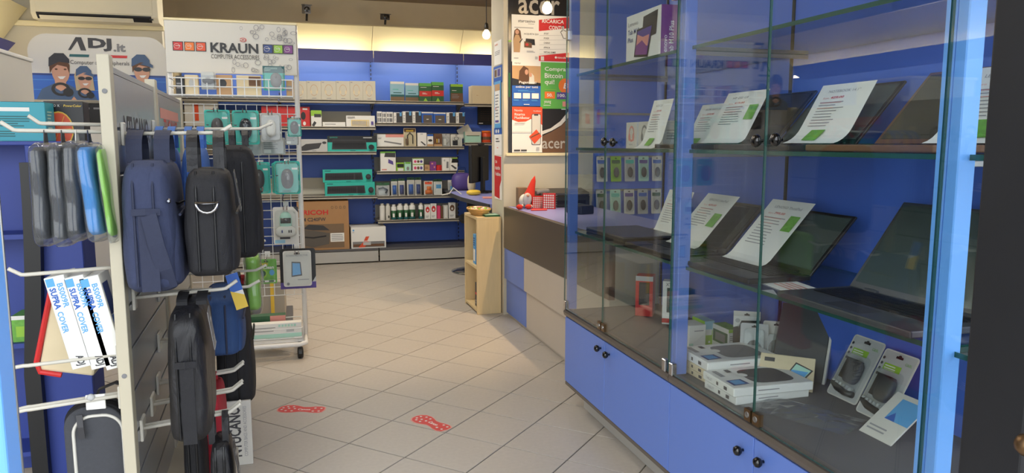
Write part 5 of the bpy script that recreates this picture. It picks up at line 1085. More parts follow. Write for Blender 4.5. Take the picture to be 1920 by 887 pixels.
# ================================================================== slatwall gondola with bags
GX, GY, GA = -0.427, 1.95, 0.037
gon = thing('slatwall_stand', 'slatwall display stand with cream post and silver slats, hung with bags', 'stand', (GX, GY, 0), (0, 0, math.atan(GA)))
HT = 0.0115
B(-HT-0.002, HT+0.002, 0, 0.045, 0, 1.325, 'cream_post').build('post', gon, bevel=0.002)
for zz in (1.24, 0.90, 0.55): MB().lathe([(0.006, 0.0), (0.006, -0.0015), (0.003, -0.002)], (0, 0, zz), 'mid_grey', 10, 'y').build('screw', gon)
L1, L2, L3 = 0.72, 0.77, 1.51
B(-HT-0.002, HT+0.006, L1, L2, 0, 1.325, 'cream_post').build('post', gon, bevel=0.002)
B(-HT-0.002, HT+0.006, L3, L3+0.04, 0, 1.31, 'cream_post').build('post', gon, bevel=0.002)
SP = 0.11
for (a, b) in ((0.045, L1), (L2, L3)):
    B(-HT+0.006, HT-0.006, a, b, 0.06, 1.29, 'slat_channel').build('core_panel', gon)
    zt_ = 1.30
    B(-HT, HT, a, b, zt_-0.014, zt_, 'slat_silver').build('top_rail', gon)
    z = zt_-0.015; hgt = 0.135
    while z > 0.08:
        B(-HT, HT, a, b, max(0.06, z-hgt+0.007), z, 'slat_silver').build('slat', gon, bevel=0.0015, seg=1); z -= hgt; hgt = SP
B(-0.10, 0.22, 0.02, 1.52, 0, 0.07, 'cream_post').build('base', gon, bevel=0.004)
def gpt(ly, lx=0.0): # world x,y of a point on the stand
    c, s_ = math.cos(math.atan(GA)), math.sin(math.atan(GA)); return (GX+lx*c-ly*s_, GY+lx*s_+ly*c)
pm = MB(); fr1 = lambda u, v, e: (HT+e, 0.10+u*0.50, 1.06+v*0.13)
draw(pm, fr1, [('t', 'NTUCANO.', 0.1, 0.95, 0.45, 1.0, 'ink', 0.02), ('t', 'NTUCANO.', 0.12, 0.93, 0.1, 0.35, 'ink_soft')], 1, 1, 0.0006); pm.build('lettering', gon)
pm = MB(); fr2 = lambda u, v, e: (HT+e, 0.85+u*0.55, 1.06+v*0.2)
draw(pm, fr2, [('r', 0, 1, 0.72, 0.9, 'rose'), ('t', 'TUCANO', 0.15, 0.9, 0.42, 0.72, 'red', 0.02), ('r', 0, 1, 0.1, 0.4, 'teal')], 1, 1, 0.0006); pm.build('printed_card', gon)
# vertical name board low at the aisle end
bx, by = hZ(452, 887, 0.06).x, 2.62
t = thing('name_board', 'white board with upright TUCANO lettering at the foot of the bag stand', 'sign', (hY(452, 800, by).x, by, 0.0))
B(-0.045, 0.035, 0, 0.012, 0.0, hY(452, 752, by).z, 'offwhite').build('panel', t, bevel=0.002)
pm = MB(); hh = hY(452, 752, by).z; draw(pm, lambda u, v, e: (-0.045+0.08*u, -e, hh*v), [('t', 'NTUCANO', 0.06, 0.56, 0.14, 0.92, 'ink', 0.03, 0, 90), ('t', 'COMPUTER BAGS AND ACCESSORIES', 0.66, 0.80, 0.14, 0.92, 'ink_soft', 0.0, 0, 90)], 1, 1, 0.0006); pm.build('lettering', t)

def slat_hook(ly, z, length, label, side=1, two=False, tip=0.03, lift=0.0):
    wx, wy = gpt(ly, side*HT); t = thing('display_hook', label, 'hook', (wx, wy, z), (0, 0, math.atan(GA) + (0 if side > 0 else math.pi)), 'white hooks on the bag stand')
    h = MB()
    for dy in ((0.0, 0.022) if two else (0.0,)):
        h.tube([(0.001, dy, 0.0), (length*0.86, dy, lift*0.8), (length*0.9, dy, lift*0.85+0.001), (length, dy, lift+tip*0.55), (length*1.015, dy, lift+tip*0.62)], 0.0048, 'hook_white', 8)
    h.build('prong', t, smooth=True)
    B(0.0005, 0.008, -0.018, 0.018+(0.022 if two else 0), -0.030, 0.028, 'hook_white').build('bracket', t, bevel=0.002, seg=1)

def bag_body(m, T, W, H, mt, seed=0, taper=0.5, topw=0.9, wr=0.02, ex=0.42, ox=0.0, oz=0.0, top=0.16):
    rn = random.Random(seed); ph = [rn.uniform(0, 6.28) for _ in range(6)]; nz, ns = 22, 40; vs = []
    sg = lambda v, p: math.copysign(abs(v)**p, v)
    for i in range(nz+1):
        v = i/nz; z = -H + H*v
        if v < 0.07: k = 0.80+0.20*math.sin(v/0.07*math.pi/2)
        else: k = 1
        kt = k*(1.0 if v < 1-top*2 else taper+(1-taper)*math.sqrt(max(0, 1-((v-(1-top*2))/(top*2))**2)))
        kw = k*(1.0 if v < 1-top else topw*0.72+(1-topw*0.72)*math.sqrt(max(0, 1-((v-(1-top))/top)**2)))
        bulge = 1+0.06*math.sin(math.pi*min(1, v*1.3))
        for j in range(ns):
            th = 2*math.pi*j/ns; x = T/2*kt*bulge*sg(math.cos(th), ex); y = W/2*kw*sg(math.sin(th), ex)
            d = 1+wr*(math.sin(3*th+ph[0]+5*v)+math.sin(5*th+ph[1]-9*v)*0.6+math.sin(14*v+ph[2]+2*th)*0.7)
            vs.append((ox+x*d, y*(1+wr*0.4*math.sin(11*v+ph[3]+th)), oz+z))
    fs = [(i*ns+j, i*ns+(j+1) % ns, (i+1)*ns+(j+1) % ns, (i+1)*ns+j) for i in range(nz) for j in range(ns)]
    fs += [tuple(range(ns-1, -1, -1)), tuple(nz*ns+j for j in range(ns))]
    m.add(vs, fs, mt)
def bag(name, label, hook, T, W, H, s, body, strap, handles=(-0.03, 0.03), hw=0.028, pocket=True, tag_card=False, strap_side=True, dring=False, seed=1, taper=0.5, cat='bag', group='laptop bags and backpacks on the stand', dx=0.0, piping=True, rot=(0, 0, 0), pocket_m=None, zip_m='black', yshift=0.0, tagm='dark_grey'):
    """hangs below the hook point; width W runs across the hook, thickness T along it"""
    t = thing(name, label, cat, hook, (rot[0], rot[1], rot[2]+math.atan(GA)), group)
    m = MB(); bag_body(m, T, W, H, body, seed, taper, ox=dx, oz=-s); bo = m.build('body', t, smooth=True)
    zc = -s-H
    if pocket:
        m = MB(); bag_body(m, T*0.55, W*0.86, H*0.60, pocket_m or body, seed+5, 0.6, wr=0.025, ox=dx+T*0.30, oz=zc+H*0.63); m.build('front_pocket', t, smooth=True)
        m = MB(); m.tube([(dx+T*0.585, -W*0.38, zc+H*0.585), (dx+T*0.60, -W*0.2, zc+H*0.60), (dx+T*0.60, W*0.2, zc+H*0.60), (dx+T*0.585, W*0.38, zc+H*0.585)], 0.0035, zip_m, 6); m.build('pocket_zipper', t)
    if piping:
        for sx in (-0.22, 0.14):
            pts = [(dx+T*sx, -W/2*(0.985 if q < 0.8 else 0.985-1.1*(q-0.8)**1.1)-0.004, zc+H*q) for q in [0.06+0.92*i/12 for i in range(13)]]
            MB().tube(pts, 0.003, zip_m, 6).build('zipper', t)
    if strap_side:
        pts = [(dx+T*0.02, -W/2*(1.0 if q < 0.7 else 1.0-0.5*(q-0.7))-0.006, zc+H*q) for q in [0.02+0.6*i/8 for i in range(9)]]
        MB().ribbon(pts, (1, 0, 0), T*0.34, 0.004, strap).build('side_strap', t)
        MB().ribbon([(dx-T*0.26, -W/2-0.005, zc+H*0.62), (dx, -W/2-0.012, zc+H*0.625), (dx+T*0.26, -W/2-0.005, zc+H*0.62)], (0, 0, 1), H*0.05, 0.004, strap).build('strap_loop', t)
    if dring:
        c = Vector((dx, -W/2-0.012, zc+H*0.70)); r = T*0.22
        MB().tube([(c.x-r, c.y, c.z)]+[(c.x+r*math.cos(a), c.y-0.004, c.z-r*math.sin(a)) for a in [math.pi-k*math.pi/8 for k in range(9)]]+[(c.x+r, c.y, c.z)], 0.0035, 'chrome', 8, True).build('d_ring', t, smooth=True)
    for hx in handles:
        a = W*0.20; pts = []
        for k in range(17):
            u = k/16; an = math.pi*(1-u); y = a*math.cos(an)*(0.25+0.75*abs(math.cos(an))**0.6); z = -s*1.10+(s*1.10+0.008)*(math.sin(an)**0.55)
            pts.append((dx+hx, y, z))
        MB().ribbon(pts, (1, 0, 0), hw, 0.0035, strap).build('handle', t)
    if tag_card:
        o = MB().box(-0.0008, 0.0008, -0.03, 0.03, -0.10, 0.0, tagm).build('hang_tag', t, (dx+T*0.56, -W*0.30, zc+H*0.98), (0.1, -0.12, 0.0)); pm = MB(); draw(pm, lambda u, v, e: (0.0008+e, -0.03+0.06*u, -0.1+0.1*v), [('r', 0.04, 0.96, 0.03, 0.97, tagm), ('r', 0, 1, 0.0, 0.04, 'offwhite'), ('r', 0, 0.05, 0, 1, 'offwhite'), ('lines', 0.2, 0.8, 0.1, 0.3, 3, 'offwhite'), ('r', 0.2, 0.6, 0.7, 0.8, 'offwhite')], 1, 1, 0.0004); pm.build('print', o)
    return t
def hang(px0, px1, py_top, py_bot, hy, hz, W):
    """sizes read at the bag's near edge"""
    yn = hy-W/2; pm_ = (py_top+py_bot)/2; a, b = hY(px0, pm_, yn).x, hY(px1, pm_, yn).x
    zt_ = hY((px0+px1)/2, py_top, yn).z; zb_ = hY((px0+px1)/2, py_bot, yn).z
    return ((a+b)/2, hy, hz), b-a, zt_-zb_, hz-zt_
zA = 1.142; yA = 2.06
slat_hook(yA-GY, zA, 0.255, 'upper white hook carrying the navy and black bags', 1, lift=0.004)
h, T, H, s = hang(219, 322, 302, 552, yA, zA, 0.30)
bag('navy_backpack', 'large navy blue laptop bag hanging next to the cream post', h, T, 0.30, H, s, 'navy_fabric', 'navy_strap', (-0.032, 0.030), 0.036, True, False, True, False, 3, taper=0.62, zip_m='navy_strap')
nb = [o for o in bpy.data.objects if o.name.startswith('navy_backpack')][0]
MB().ribbon([(T*0.05, -0.160, -s-H*0.40), (T*0.16, -0.163, -s-H*0.62), (T*0.28, -0.155, -s-H*0.82), (T*0.34, -0.135, -s-H*0.97)], (1, 0, 0.3), T*0.30, 0.004, 'navy_strap').build('diagonal_strap', nb)
MB().tube([(T*0.40, -0.13, -s-H*0.30), (T*0.52, -0.06, -s-H*0.34), (T*0.56, 0.02, -s-H*0.34)], 0.003, 'black', 6).build('zipper', nb)
MB().lathe([(0.004, 0), (0.006, -0.012), (0.003, -0.016)], (T*0.42, -0.135, -s-H*0.30), 'chrome', 8, 'y').build('zip_pull', nb)
h, T, H, s = hang(340, 432, 318, 521, yA, zA, 0.27)
bag('black_briefcase', 'black laptop briefcase with metal ring next to the navy bag', h, T, 0.27, H, s, 'black_fabric', 'black_nylon', (-0.036, 0.026), 0.026, True, True, False, True, 8, taper=0.6)
zB = hY(420, 243, 2.6).z; yB = 2.60
slat_hook(yB-GY, zB, 0.36, 'upper white hook further back carrying sky blue bags', 1, lift=0.004)
for i, (a, b) in enumerate(((283, 324), (336, 384))):
    h, T, H, s = hang(a, b, 275, 430, yB, zB, 0.28)
    bag('blue_bag', ['sky blue bag mostly hidden behind the navy bag', 'sky blue bag mostly hidden behind the black briefcase'][i], h, T, 0.28, H, s, 'sky_fabric', 'sky_fabric', (-0.018, 0.018), 0.022, False, False, False, False, 20+i, zip_m='sky_fabric')
h, T, H, s = hang(402, 482, 272, 486, yB+0.12, zB, 0.26)
bag('black_backpack', 'black backpack with side pocket in front of the teal mouse packs', h, T, 0.26, H, s, 'black_fabric', 'black_nylon', (-0.012, 0.03), 0.02, True, False, False, False, 31, taper=0.45)
# lower rows
zC = hY(300, 556, 2.06).z; slat_hook(2.06-GY, zC, 0.25, 'middle white hook carrying the hanging black laptop bag', 1, lift=0.012)
h, T, H, s = hang(306, 383, 588, 838, 2.06, zC, 0.33)
bag('laptop_bag', 'long black laptop bag with dark hang tag on the middle hook', h, T, 0.33, H, s, 'black_nylon', 'black_fabric', (-0.012, 0.034), 0.026, False, True, True, False, 44, taper=0.55, tagm='mid_grey')
zD = hY(400, 548, 2.5).z; slat_hook(2.5-GY, zD+0.01, 0.30, 'middle white hook further back carrying the blue bag', 1)
h, T, H, s = hang(372, 446, 556, 672, 2.5, zD, 0.30)
bag('blue_bag', 'dark blue laptop bag behind the long black one', h, T, 0.30, H, s, 'blue_fabric', 'blue_fabric', (-0.02, 0.02), 0.022, True, False, False, False, 52, zip_m='navy_strap')
h, T, H, s = hang(400, 466, 552, 770, 2.82, zD, 0.30)
slat_hook(2.82-GY, zD+0.01, 0.32, 'middle white hook at the far end carrying a black backpack', 1)
bag('black_backpack', 'black backpack hanging below the lime sleeve', h, T, 0.30, H, s, 'black_fabric', 'black_nylon', (-0.012, 0.02), 0.02, True, False, False, False, 61)
h, T, H, s = hang(442, 474, 640, 755, 3.05, zD-0.05, 0.24); bag('red_bag', 'red bag showing behind the black backpack', h, T, 0.24, H, s, 'red_fabric', 'red_fabric', (0.0,), 0.02, False, False, False, False, 66, zip_m='red_fabric')
for i, (y, z) in enumerate(((2.05, 0.375), (2.23, 0.377), (2.36, 0.398))): slat_hook(y-GY, z, 0.245, ['lowest white double hook nearest the cream post', 'lowest white double hook, second from the cream post', 'lowest white double hook, third from the cream post'][i], 1, True, lift=0.022)
slat_hook(2.43-GY, 0.51, 0.10, 'short white double hook above the lowest row', 1, True)
h, T, H, s = hang(385, 412, 805, 960, 2.36, 0.41, 0.26); bag('red_bag', 'red bag low on the stand behind the small black bag', h, T*1.5, 0.26, H, 0.03, 'red_fabric', 'red_fabric', (0.0,), 0.02, False, False, False, False, 71, zip_m='red_fabric')
h, T, H, s = hang(392, 436, 838, 980, 2.05, 0.395, 0.14); bag('small_black_bag', 'small black bag with dark hang tag on the lowest hook', h, T, 0.14, H, s, 'black_nylon', 'black_nylon', (-0.022, 0.012), 0.016, False, True, False, False, 75)
h, T, H, s = hang(341, 382, 800, 960, 2.23, 0.41, 0.22); bag('black_sleeve', 'black sleeve low on the stand behind the long laptop bag', h, T, 0.22, H, 0.05, 'black_fabric', 'black_fabric', (0.0,), 0.018, False, False, False, False, 79)
# lime sleeve on the rack side and colourful card
p = hY(470, 490, 3.0); slat_hook(3.0-GY, p.z+0.06, 0.32, 'white hook carrying the lime green sleeve', 1)
def sleeve(label, hook, T, W, H, s, m, seed, film=True, rot=(0, 0, 0), clip='mid_grey'):
    t = thing('laptop_sleeve', label, 'sleeve', hook, (rot[0], rot[1], rot[2]+math.atan(GA)), 'laptop sleeves in clear bags')
    q = MB(); bag_body(q, T, W, H, m, seed, 0.8, 0.95, 0.03, 0.5, 0, -s, 0.08); q.build('sleeve', t, smooth=True)
    if film: q = MB(); bag_body(q, T*1.28, W*1.08, H*1.13, 'plastic_film', seed+1, 0.35, 0.98, 0.06, 0.5, 0, -s+H*0.05, 0.08); q.build('clear_bag', t, smooth=True)
    MB().extr([(-0.0008, -0.02, -s+0.005), (-0.0008, 0.02, -s+0.005), (-0.0008, 0.012, 0.004), (-0.0008, -0.012, 0.004)], (0.0016, 0, 0), clip).build('hanger', t)
    return t
h, T, H, s = hang(457, 487, 482, 584, 3.0, p.z+0.06, 0.22); sleeve('lime green sleeve in a clear bag above the black backpack', h, T*0.9, 0.22, H, s, 'lime_fabric', 83)
carton('hang_card', 'slanted card in blue white and yellow hanging beside the blue bag', 'card', (hY(455, 585, 2.3).x, 2.3, hY(455, 578, 2.3).z), 0.035, 0.0015, 0.11, 'white', {'F': [('r', 0, 1, 0.5, 1, 'blue'), ('p', [(0, 0), (1, 0), (1, 0.35), (0, 0.55)], 'yellow')]}, (0, -0.25, 0.2))
# ---- the other side of the stand: sleeves, cover boxes, case
zE = hY(100, 247, 2.0).z; slat_hook(2.0-GY, zE, 0.215, 'upper left hook carrying the clear bagged sleeves', -1, lift=0.003)
slat_hook(2.16-GY, zE+0.02, 0.20, 'upper left hook behind the sleeves', -1, lift=0.003)
for i, (a, b, c, d, m, lb) in enumerate(((50, 85, 276, 462, 'charcoal_sleeve', 'charcoal sleeve in a clear bag, outermost on the hook'), (84, 119, 276, 462, 'charcoal_sleeve', 'charcoal sleeve in a clear bag, second on the hook'), (112, 146, 272, 452, 'charcoal_sleeve', 'charcoal sleeve in a clear bag beside the bright blue one'),
        (133, 172, 276, 454, 'azure_fabric', 'bright blue sleeve in a clear bag'), (174, 192, 280, 456, 'lime_fabric', 'lime green sleeve in a clear bag next to the cream post'))):
    h, T, H, s = hang(a, b, c, d, 2.0, zE, 0.20); sleeve(lb, h, T*0.78, 0.20, H*0.94, s, m, 90+i, rot=(0, 0.0 if i < 3 else -0.07, 0), clip=['dark_grey', 'dark_grey', 'offwhite', 'navy_strap', 'lime'][i])
zG = hY(130, 497, 2.0).z; slat_hook(2.0-GY, zG-0.01, 0.225, 'left hook carrying the white cover boxes', -1, lift=-0.01)
for i, (a, b) in enumerate(((103, 141), (144, 181), (183, 216))):
    yy = 1.985; xm_ = hY(a+14, 520, yy).x; z0_ = hY((a+b)/2+25, 690, yy).z; hgt = hY(a, 515, yy).z-z0_
    carton('cover_box', ['white SUPRA COVER box, outermost of three on the left hook', 'white SUPRA COVER box in the middle of three on the left hook', 'white SUPRA COVER box nearest the cream post'][i], 'box', (hY([172, 208, 236][i]-18, 690, yy).x, yy, z0_), 0.044, 0.10, hgt, 'white',
        {'F': [('r', 0.06, 0.46, 0.90, 0.985, 'sky'), ('t', 'BS009R', 0.54, 0.84, 0.66, 0.92, 'sky', 0.02, 0, -90), ('t', 'SUPRA', 0.12, 0.44, 0.66, 0.885, 'blue', 0.03, 0, -90), ('t', 'COVER', 0.14, 0.44, 0.40, 0.63, 'sky', 0.02, 0, -90), ('t', 'ADJ', 0.25, 0.75, 0.03, 0.14, 'ink', 0.03, 0, -90)],
         'R': [('r', 0.1, 0.60, 0.56, 0.9, 'blue_deep'), ('r', 0.1, 0.60, 0.46, 0.55, 'blue'), ('lines', 0.1, 0.9, 0.1, 0.4, 5, 'ink_soft')]}, (0, -0.20, 0), 'white boxes hung on the left of the bag stand')
t = thing('red_folder', 'cream cover with red spine on the left hook behind the white boxes', 'folder', (hY(140, 700, 2.12).x, 2.12, hY(140, 702, 2.12).z), (0, 0.22, 0))
B(-0.085, 0.045, 0.0, 0.14, 0.0, 0.20, 'beige').build('cover', t, bevel=0.006); MB().tube([(-0.088, 0.0, 0.21), (-0.092, 0.0, 0.02), (-0.08, 0.0, -0.004), (-0.03, 0, -0.006)], 0.007, 'red', 8).build('red_spine', t)
zF1 = hY(120, 672, 1.99).z; slat_hook(1.99-GY, zF1, 0.235, 'left hook below the white cover boxes', -1, tip=0.0, lift=-0.012)
zF2 = hY(140, 752, 2.0).z; slat_hook(2.0-GY, zF2+0.012, 0.235, 'lowest left double hook with price clip', -1, True, tip=0.0, lift=-0.018)
t = thing('price_clip', 'white plastic price clip on the lowest left hook', 'clip', (hY(180, 752, 1.985).x, 1.985, zF2))
B(-0.022, 0.022, -0.006, 0.0, -0.02, 0.018, 'white').build('label_holder', t, bevel=0.002); MB().lathe([(0.008, 0.0), (0.009, -0.008), (0.004, -0.011)], (-0.008, -0.006, 0.014), 'light_grey', 12, 'y').build('button', t, smooth=True)
# rounded case with white piping at the bottom left
cx0, cx1 = hY(119, 860, 2.0).x, -0.447; ct, cb = hY(170, 762, 2.0).z, 0.16
t = thing('laptop_case', 'dark grey rounded laptop case with white piping, bottom left', 'case', ((cx0+cx1)/2, 2.02, cb))
w = cx1-cx0; hh = ct-cb
rr = rrect(-w/2, w/2, 0, hh, 0.055, 8)
MB().extr([(x, 0, z) for x, z in rr], (0, 0.055, 0), 'black_fabric').build('body', t, bevel=0.008)
MB().extr([(x*0.97, -0.012, hh/2+(z-hh/2)*0.97) for x, z in rr], (0, 0.012, 0), 'grey_fabric').build('front_shell', t, bevel=0.006)
ip = rrect(-w/2+0.024, w/2-0.004, 0.03, hh-0.028, 0.045, 8)
MB().tube([(x, -0.013, z) for x, z in ip], 0.0042, 'offwhite', 6, True).build('piping', t, smooth=True)
MB().tube([(x*1.0, 0.02, hh/2+(z-hh/2)*1.0) for x, z in rr], 0.004, 'black', 6, True).build('zipper', t)
MB().ribbon([(-w*0.20, -0.02, hh-0.02), (-w*0.18, -0.026, hh-0.05), (-w*0.17, -0.024, hh-0.08)], (1, 0, 0), 0.014, 0.004, 'dark_grey').build('zip_pull', t)
MB().ribbon([(0.0, 0.02, hh-0.002), (0.01, 0.02, hh+0.03), (0.05, 0.02, hh+0.045), (0.09, 0.02, hh+0.03), (0.095, 0.02, hh-0.002)], (0, 1, 0), 0.02, 0.004, 'black').build('handle', t)

# ================================================================== goods on the far shelves
def on(name, label, px0, px1, ytop, zs, yf, m, prints=None, d=0.06, cat='box', group=None, rot=(0, 0, 0), sides=None, extra=None):
    a, b = hY(px0, ytop+10, yf).x, hY(px1, ytop+10, yf).x; h = max(0.02, hY((px0+px1)/2, ytop, yf).z-zs)
    pr = {'F': prints or []}
    if extra: pr.update(extra)
    return carton(name, label, cat, ((a+b)/2, yf, zs+0.0005), b-a-0.001, d, h, m, pr, rot, group, sides)
yl, yr = YF_L+0.03, YF_R+0.03
# --- left bay, top: cream headphone boxes in a row
G = 'cream headphone boxes on the far top shelf'
for i, (a, b) in enumerate(((548, 575), (575, 602), (602, 630), (630, 656), (656, 680), (680, 704))):
    on('headphone_box', f'cream headphone box on the far top shelf, {ORD[i]} from the wire rack', a, b, 152, LZ[0], yl, 'riser_cream', [('ring', 0.5, 0.52, 0.27, 0.30, 0.09, 'tan'), ('o', 0.3, 0.42, 0.06, 0.1, 'beige'), ('o', 0.7, 0.42, 0.06, 0.1, 'beige'), ('r', 0.06, 0.2, 0.9, 0.94, 'ink_soft'), ('r', 0.35, 0.65, 0.08, 0.11, 'ink_soft')], 0.12, group=G)
# --- second shelf
on('gamepad_box', 'red game accessory box behind the wire rack upright', 490, 581, 200, LZ[1], yl+0.06, 'red', [('o', 0.62, 0.3, 0.07, 0.2, 'black'), ('o', 0.72, 0.38, 0.04, 0.15, 'black'), ('o', 0.86, 0.55, 0.05, 0.2, 'black'), ('o', 0.88, 0.17, 0.03, 0.1, 'white'), ('r', 0.85, 0.95, 0.85, 0.93, 'white')], 0.08)
on('adapter_box', 'white and lime adapter box right of the red one', 583, 603, 207, LZ[1], yl+0.02, 'white', [('r', 0, 1, 0.66, 1, 'lime'), ('r', 0.3, 0.95, 0.58, 0.78, 'dark_grey'), ('p', [(0.05, 0.1), (0.3, 0.35), (0.5, 0.25), (0.25, 0)], 'dark_grey')], 0.06)
on('flat_box', 'low white box left of the keyboard box with yellow keys', 605, 648, 229, LZ[1], yl+0.02, 'white', [('lines', 0.1, 0.6, 0.4, 0.7, 1, 'ink_soft')], 0.12)
KEYS = lambda u0, u1, v0, v1, rows, cols, m, gap=0.2: [('r', u0+(u1-u0)*c/cols, u0+(u1-u0)*(c+1-gap)/cols, v0+(v1-v0)*r/rows, v0+(v1-v0)*(r+1-gap)/rows, m) for r in range(rows) for c in range(cols)]
on('keyboard_box', 'white keyboard box printed with yellow and grey keys', 649, 703, 217, LZ[1], yl, 'white', [('r', 0.18, 0.80, 0.08, 0.62, 'yellow')] + KEYS(0.2, 0.7, 0.12, 0.58, 4, 12, 'light_grey') + KEYS(0.71, 0.79, 0.12, 0.58, 4, 2, 'offwhite') + [('r', 0.04, 0.3, 0.82, 0.9, 'ink_soft'), ('r', 0.86, 0.94, 0.2, 0.5, 'violet')], 0.05)
on('phone_stand_box', 'white box with two orange stands seen through the wire rack', 345, 408, 186, LZ[1], yl+0.04, 'offwhite', [('p', [(0.3, 0.2), (0.3, 0.85), (0.42, 0.8), (0.42, 0.2)], 'orange_red'), ('p', [(0.7, 0.2), (0.72, 0.6), (0.88, 0.65), (0.88, 0.2)], 'orange_red')], 0.08)
# --- third shelf
on('keyboard_box', 'light grey keyboard and mouse box on the third shelf', 556, 614, 261, LZ[2], yl, 'light_grey', [('p', [(0.02, 0.1), (0.02, 0.2), (0.3, 0.62), (0.82, 0.72), (0.72, 0.28), (0.3, 0.1)], 'dark_grey'), ('o', 0.90, 0.72, 0.07, 0.1, 'dark_grey'), ('lines', 0.5, 0.65, 0.06, 0.12, 1, 'ink')], 0.05, group='boxed keyboards on the far shelves')
on('keyboard_box', 'teal and black keyboard and mouse box on the third shelf', 614, 706, 255, LZ[2], yl-0.005, 'teal', [('r', 0, 1, 0.6, 1, 'black'), ('p', [(0.08, 0.15), (0.1, 0.78), (0.78, 0.76), (0.80, 0.15)], 'dark_grey')] + KEYS(0.11, 0.77, 0.22, 0.72, 5, 20, 'black') + [('o', 0.885, 0.3, 0.06, 0.16, 'black'), ('t', 'ADVANCED', 0.04, 0.2, 0.86, 0.94, 'teal'), ('r', 0.72, 0.9, 0.86, 0.92, 'light_grey'), ('r', 0.45, 0.56, 0.05, 0.09, 'teal_dark')], 0.05, group='boxed keyboards on the far shelves')
# --- fourth shelf: two teal keyboard boxes stacked on edge
TK = [('r', 0.04, 0.16, 0.86, 0.92, 'teal_dark'), ('p', [(0.04, 0.16), (0.05, 0.72), (0.79, 0.76), (0.81, 0.18)], 'dark_grey')] + KEYS(0.06, 0.62, 0.24, 0.68, 5, 16, 'black') + KEYS(0.65, 0.78, 0.24, 0.70, 5, 4, 'black') + [('o', 0.915, 0.42, 0.055, 0.22, 'black'), ('o', 0.915, 0.48, 0.04, 0.12, 'dark_grey'), ('r', 0.46, 0.56, 0.05, 0.09, 'teal_dark')]
zk = hY(655, 342, yl).z
on('keyboard_box', 'teal keyboard and mouse box, lower of the stacked pair', 609, 703, 342, LZ[3], yl, 'teal', TK, 0.09, group='boxed keyboards on the far shelves')
on('keyboard_box', 'teal keyboard and mouse box, upper of the stacked pair', 605, 698, 318, zk+0.0005, yl+0.02, 'teal', TK, 0.06, group='boxed keyboards on the far shelves')
# --- base: cartons
on('printer_carton', 'big brown printer carton reading RICOH on the base shelf', 556, 653.5, 377, BZ, YF_L+0.02, 'kraft', [('t', 'RICOH', 0.12, 0.60, 0.72, 0.82, 'red', 0.03), ('t', 'M C240FW', 0.10, 0.55, 0.59, 0.665, 'ink', 0.025), ('r', 0.13, 0.90, 0.04, 0.53, 'kraft_dark'), ('p', [(0.0, 0.12), (0.0, 0.44), (0.3, 0.40), (0.62, 0.34), (0.6, 0.12), (0.3, 0.06)], 'printer_grey'), ('p', [(0.1, 0.44), (0.22, 0.53), (0.5, 0.50), (0.62, 0.40), (0.3, 0.41)], 'dark_grey'), ('p', [(0.0, 0.3), (0.3, 0.27), (0.55, 0.30), (0.55, 0.27), (0.3, 0.24), (0, 0.27)], 'black'), ('r', 0.63, 0.90, 0.16, 0.34, 'paper'), ('lines', 0.65, 0.88, 0.18, 0.32, 4, 'ink_soft')] + [('ring', 0.68+0.08*k, 0.865, 0.025, 0.03, 0.3, 'kraft_dark') for k in range(4)], 0.35)
on('printer_carton', 'white printer carton with orange flash on the base shelf', 658, 723.5, 426, BZ, YF_L+0.02, 'white', [('r', 0.04, 0.96, 0.05, 0.32, 'mid_grey'), ('r', 0.06, 0.94, 0.08, 0.2, 'brown'), ('p', [(0.2, 0.05), (0.36, 0.33), (0.5, 0.33), (0.38, 0.05)], 'orange_red'), ('r', 0.34, 0.56, 0.15, 0.30, 'light_grey'), ('p', [(0.36, 0.36), (0.42, 0.56), (0.52, 0.56), (0.46, 0.36)], 'orange_red'), ('o', 0.07, 0.86, 0.025, 0.045, 'sky'), ('lines', 0.04, 0.1, 0.74, 0.79, 1, 'ink_soft')], 0.3)
# --- right bay, top: cartridges
G = 'printed boxes on the far top shelf of the right bay'
RB = lambda top, mid: [('r', 0, 1, 0.84, 1, 'green'), ('r', 0, 1, 0.55, 0.84, top), ('r', 0, 1, 0.30, 0.58, mid), ('lines', 0.1, 0.7, 0.75, 0.8, 1, 'white'), ('lines', 0.25, 0.7, 0.4, 0.5, 2, 'white'), ('p', [(0.3, 0), (0.5, 0.22), (0.62, 0.1), (0.7, 0)], 'lime')]
BB = [('r', 0, 1, 0.88, 1, 'white'), ('r', 0, 1, 0, 0.25, 'kraft_dark'), ('r', 0, 1, 0.25, 0.36, 'teal_dark'), ('lines', 0.2, 0.9, 0.4, 0.5, 1, 'teal_dark'), ('lines', 0.15, 0.8, 0.58, 0.64, 1, 'teal')]
on('drive_box', 'pale blue drive box at the left of the far top shelf', 732, 758, 153, RZ[0], yr+0.08, 'pale_blue', BB, 0.05, group=G)
on('drive_box', 'pale blue drive box next to the red and green ones', 760, 785, 156, RZ[0], yr+0.08, 'pale_blue', BB, 0.05, group=G)
on('drive_box', 'green drive box with red band beside the pale blue ones', 786, 809, 156, RZ[0], yr+0.03, 'dark_green', RB('dark_green', 'red'), 0.05, group=G)
on('drive_box', 'green drive box with red band, taller and further right', 809.5, 832, 154, RZ[0], yr+0.02, 'dark_green', RB('dark_green', 'red'), 0.05, group=G)
on('drive_box', 'dark green and brown drive box standing alone on the far top shelf', 845, 868, 158, RZ[0], yr, 'dark_green', [('r', 0, 1, 0.86, 1, 'lime'), ('r', 0, 1, 0, 0.5, 'brown'), ('lines', 0.1, 0.8, 0.2, 0.45, 3, 'mid_grey'), ('lines', 0.1, 0.7, 0.62, 0.68, 1, 'white')], 0.05, group=G)
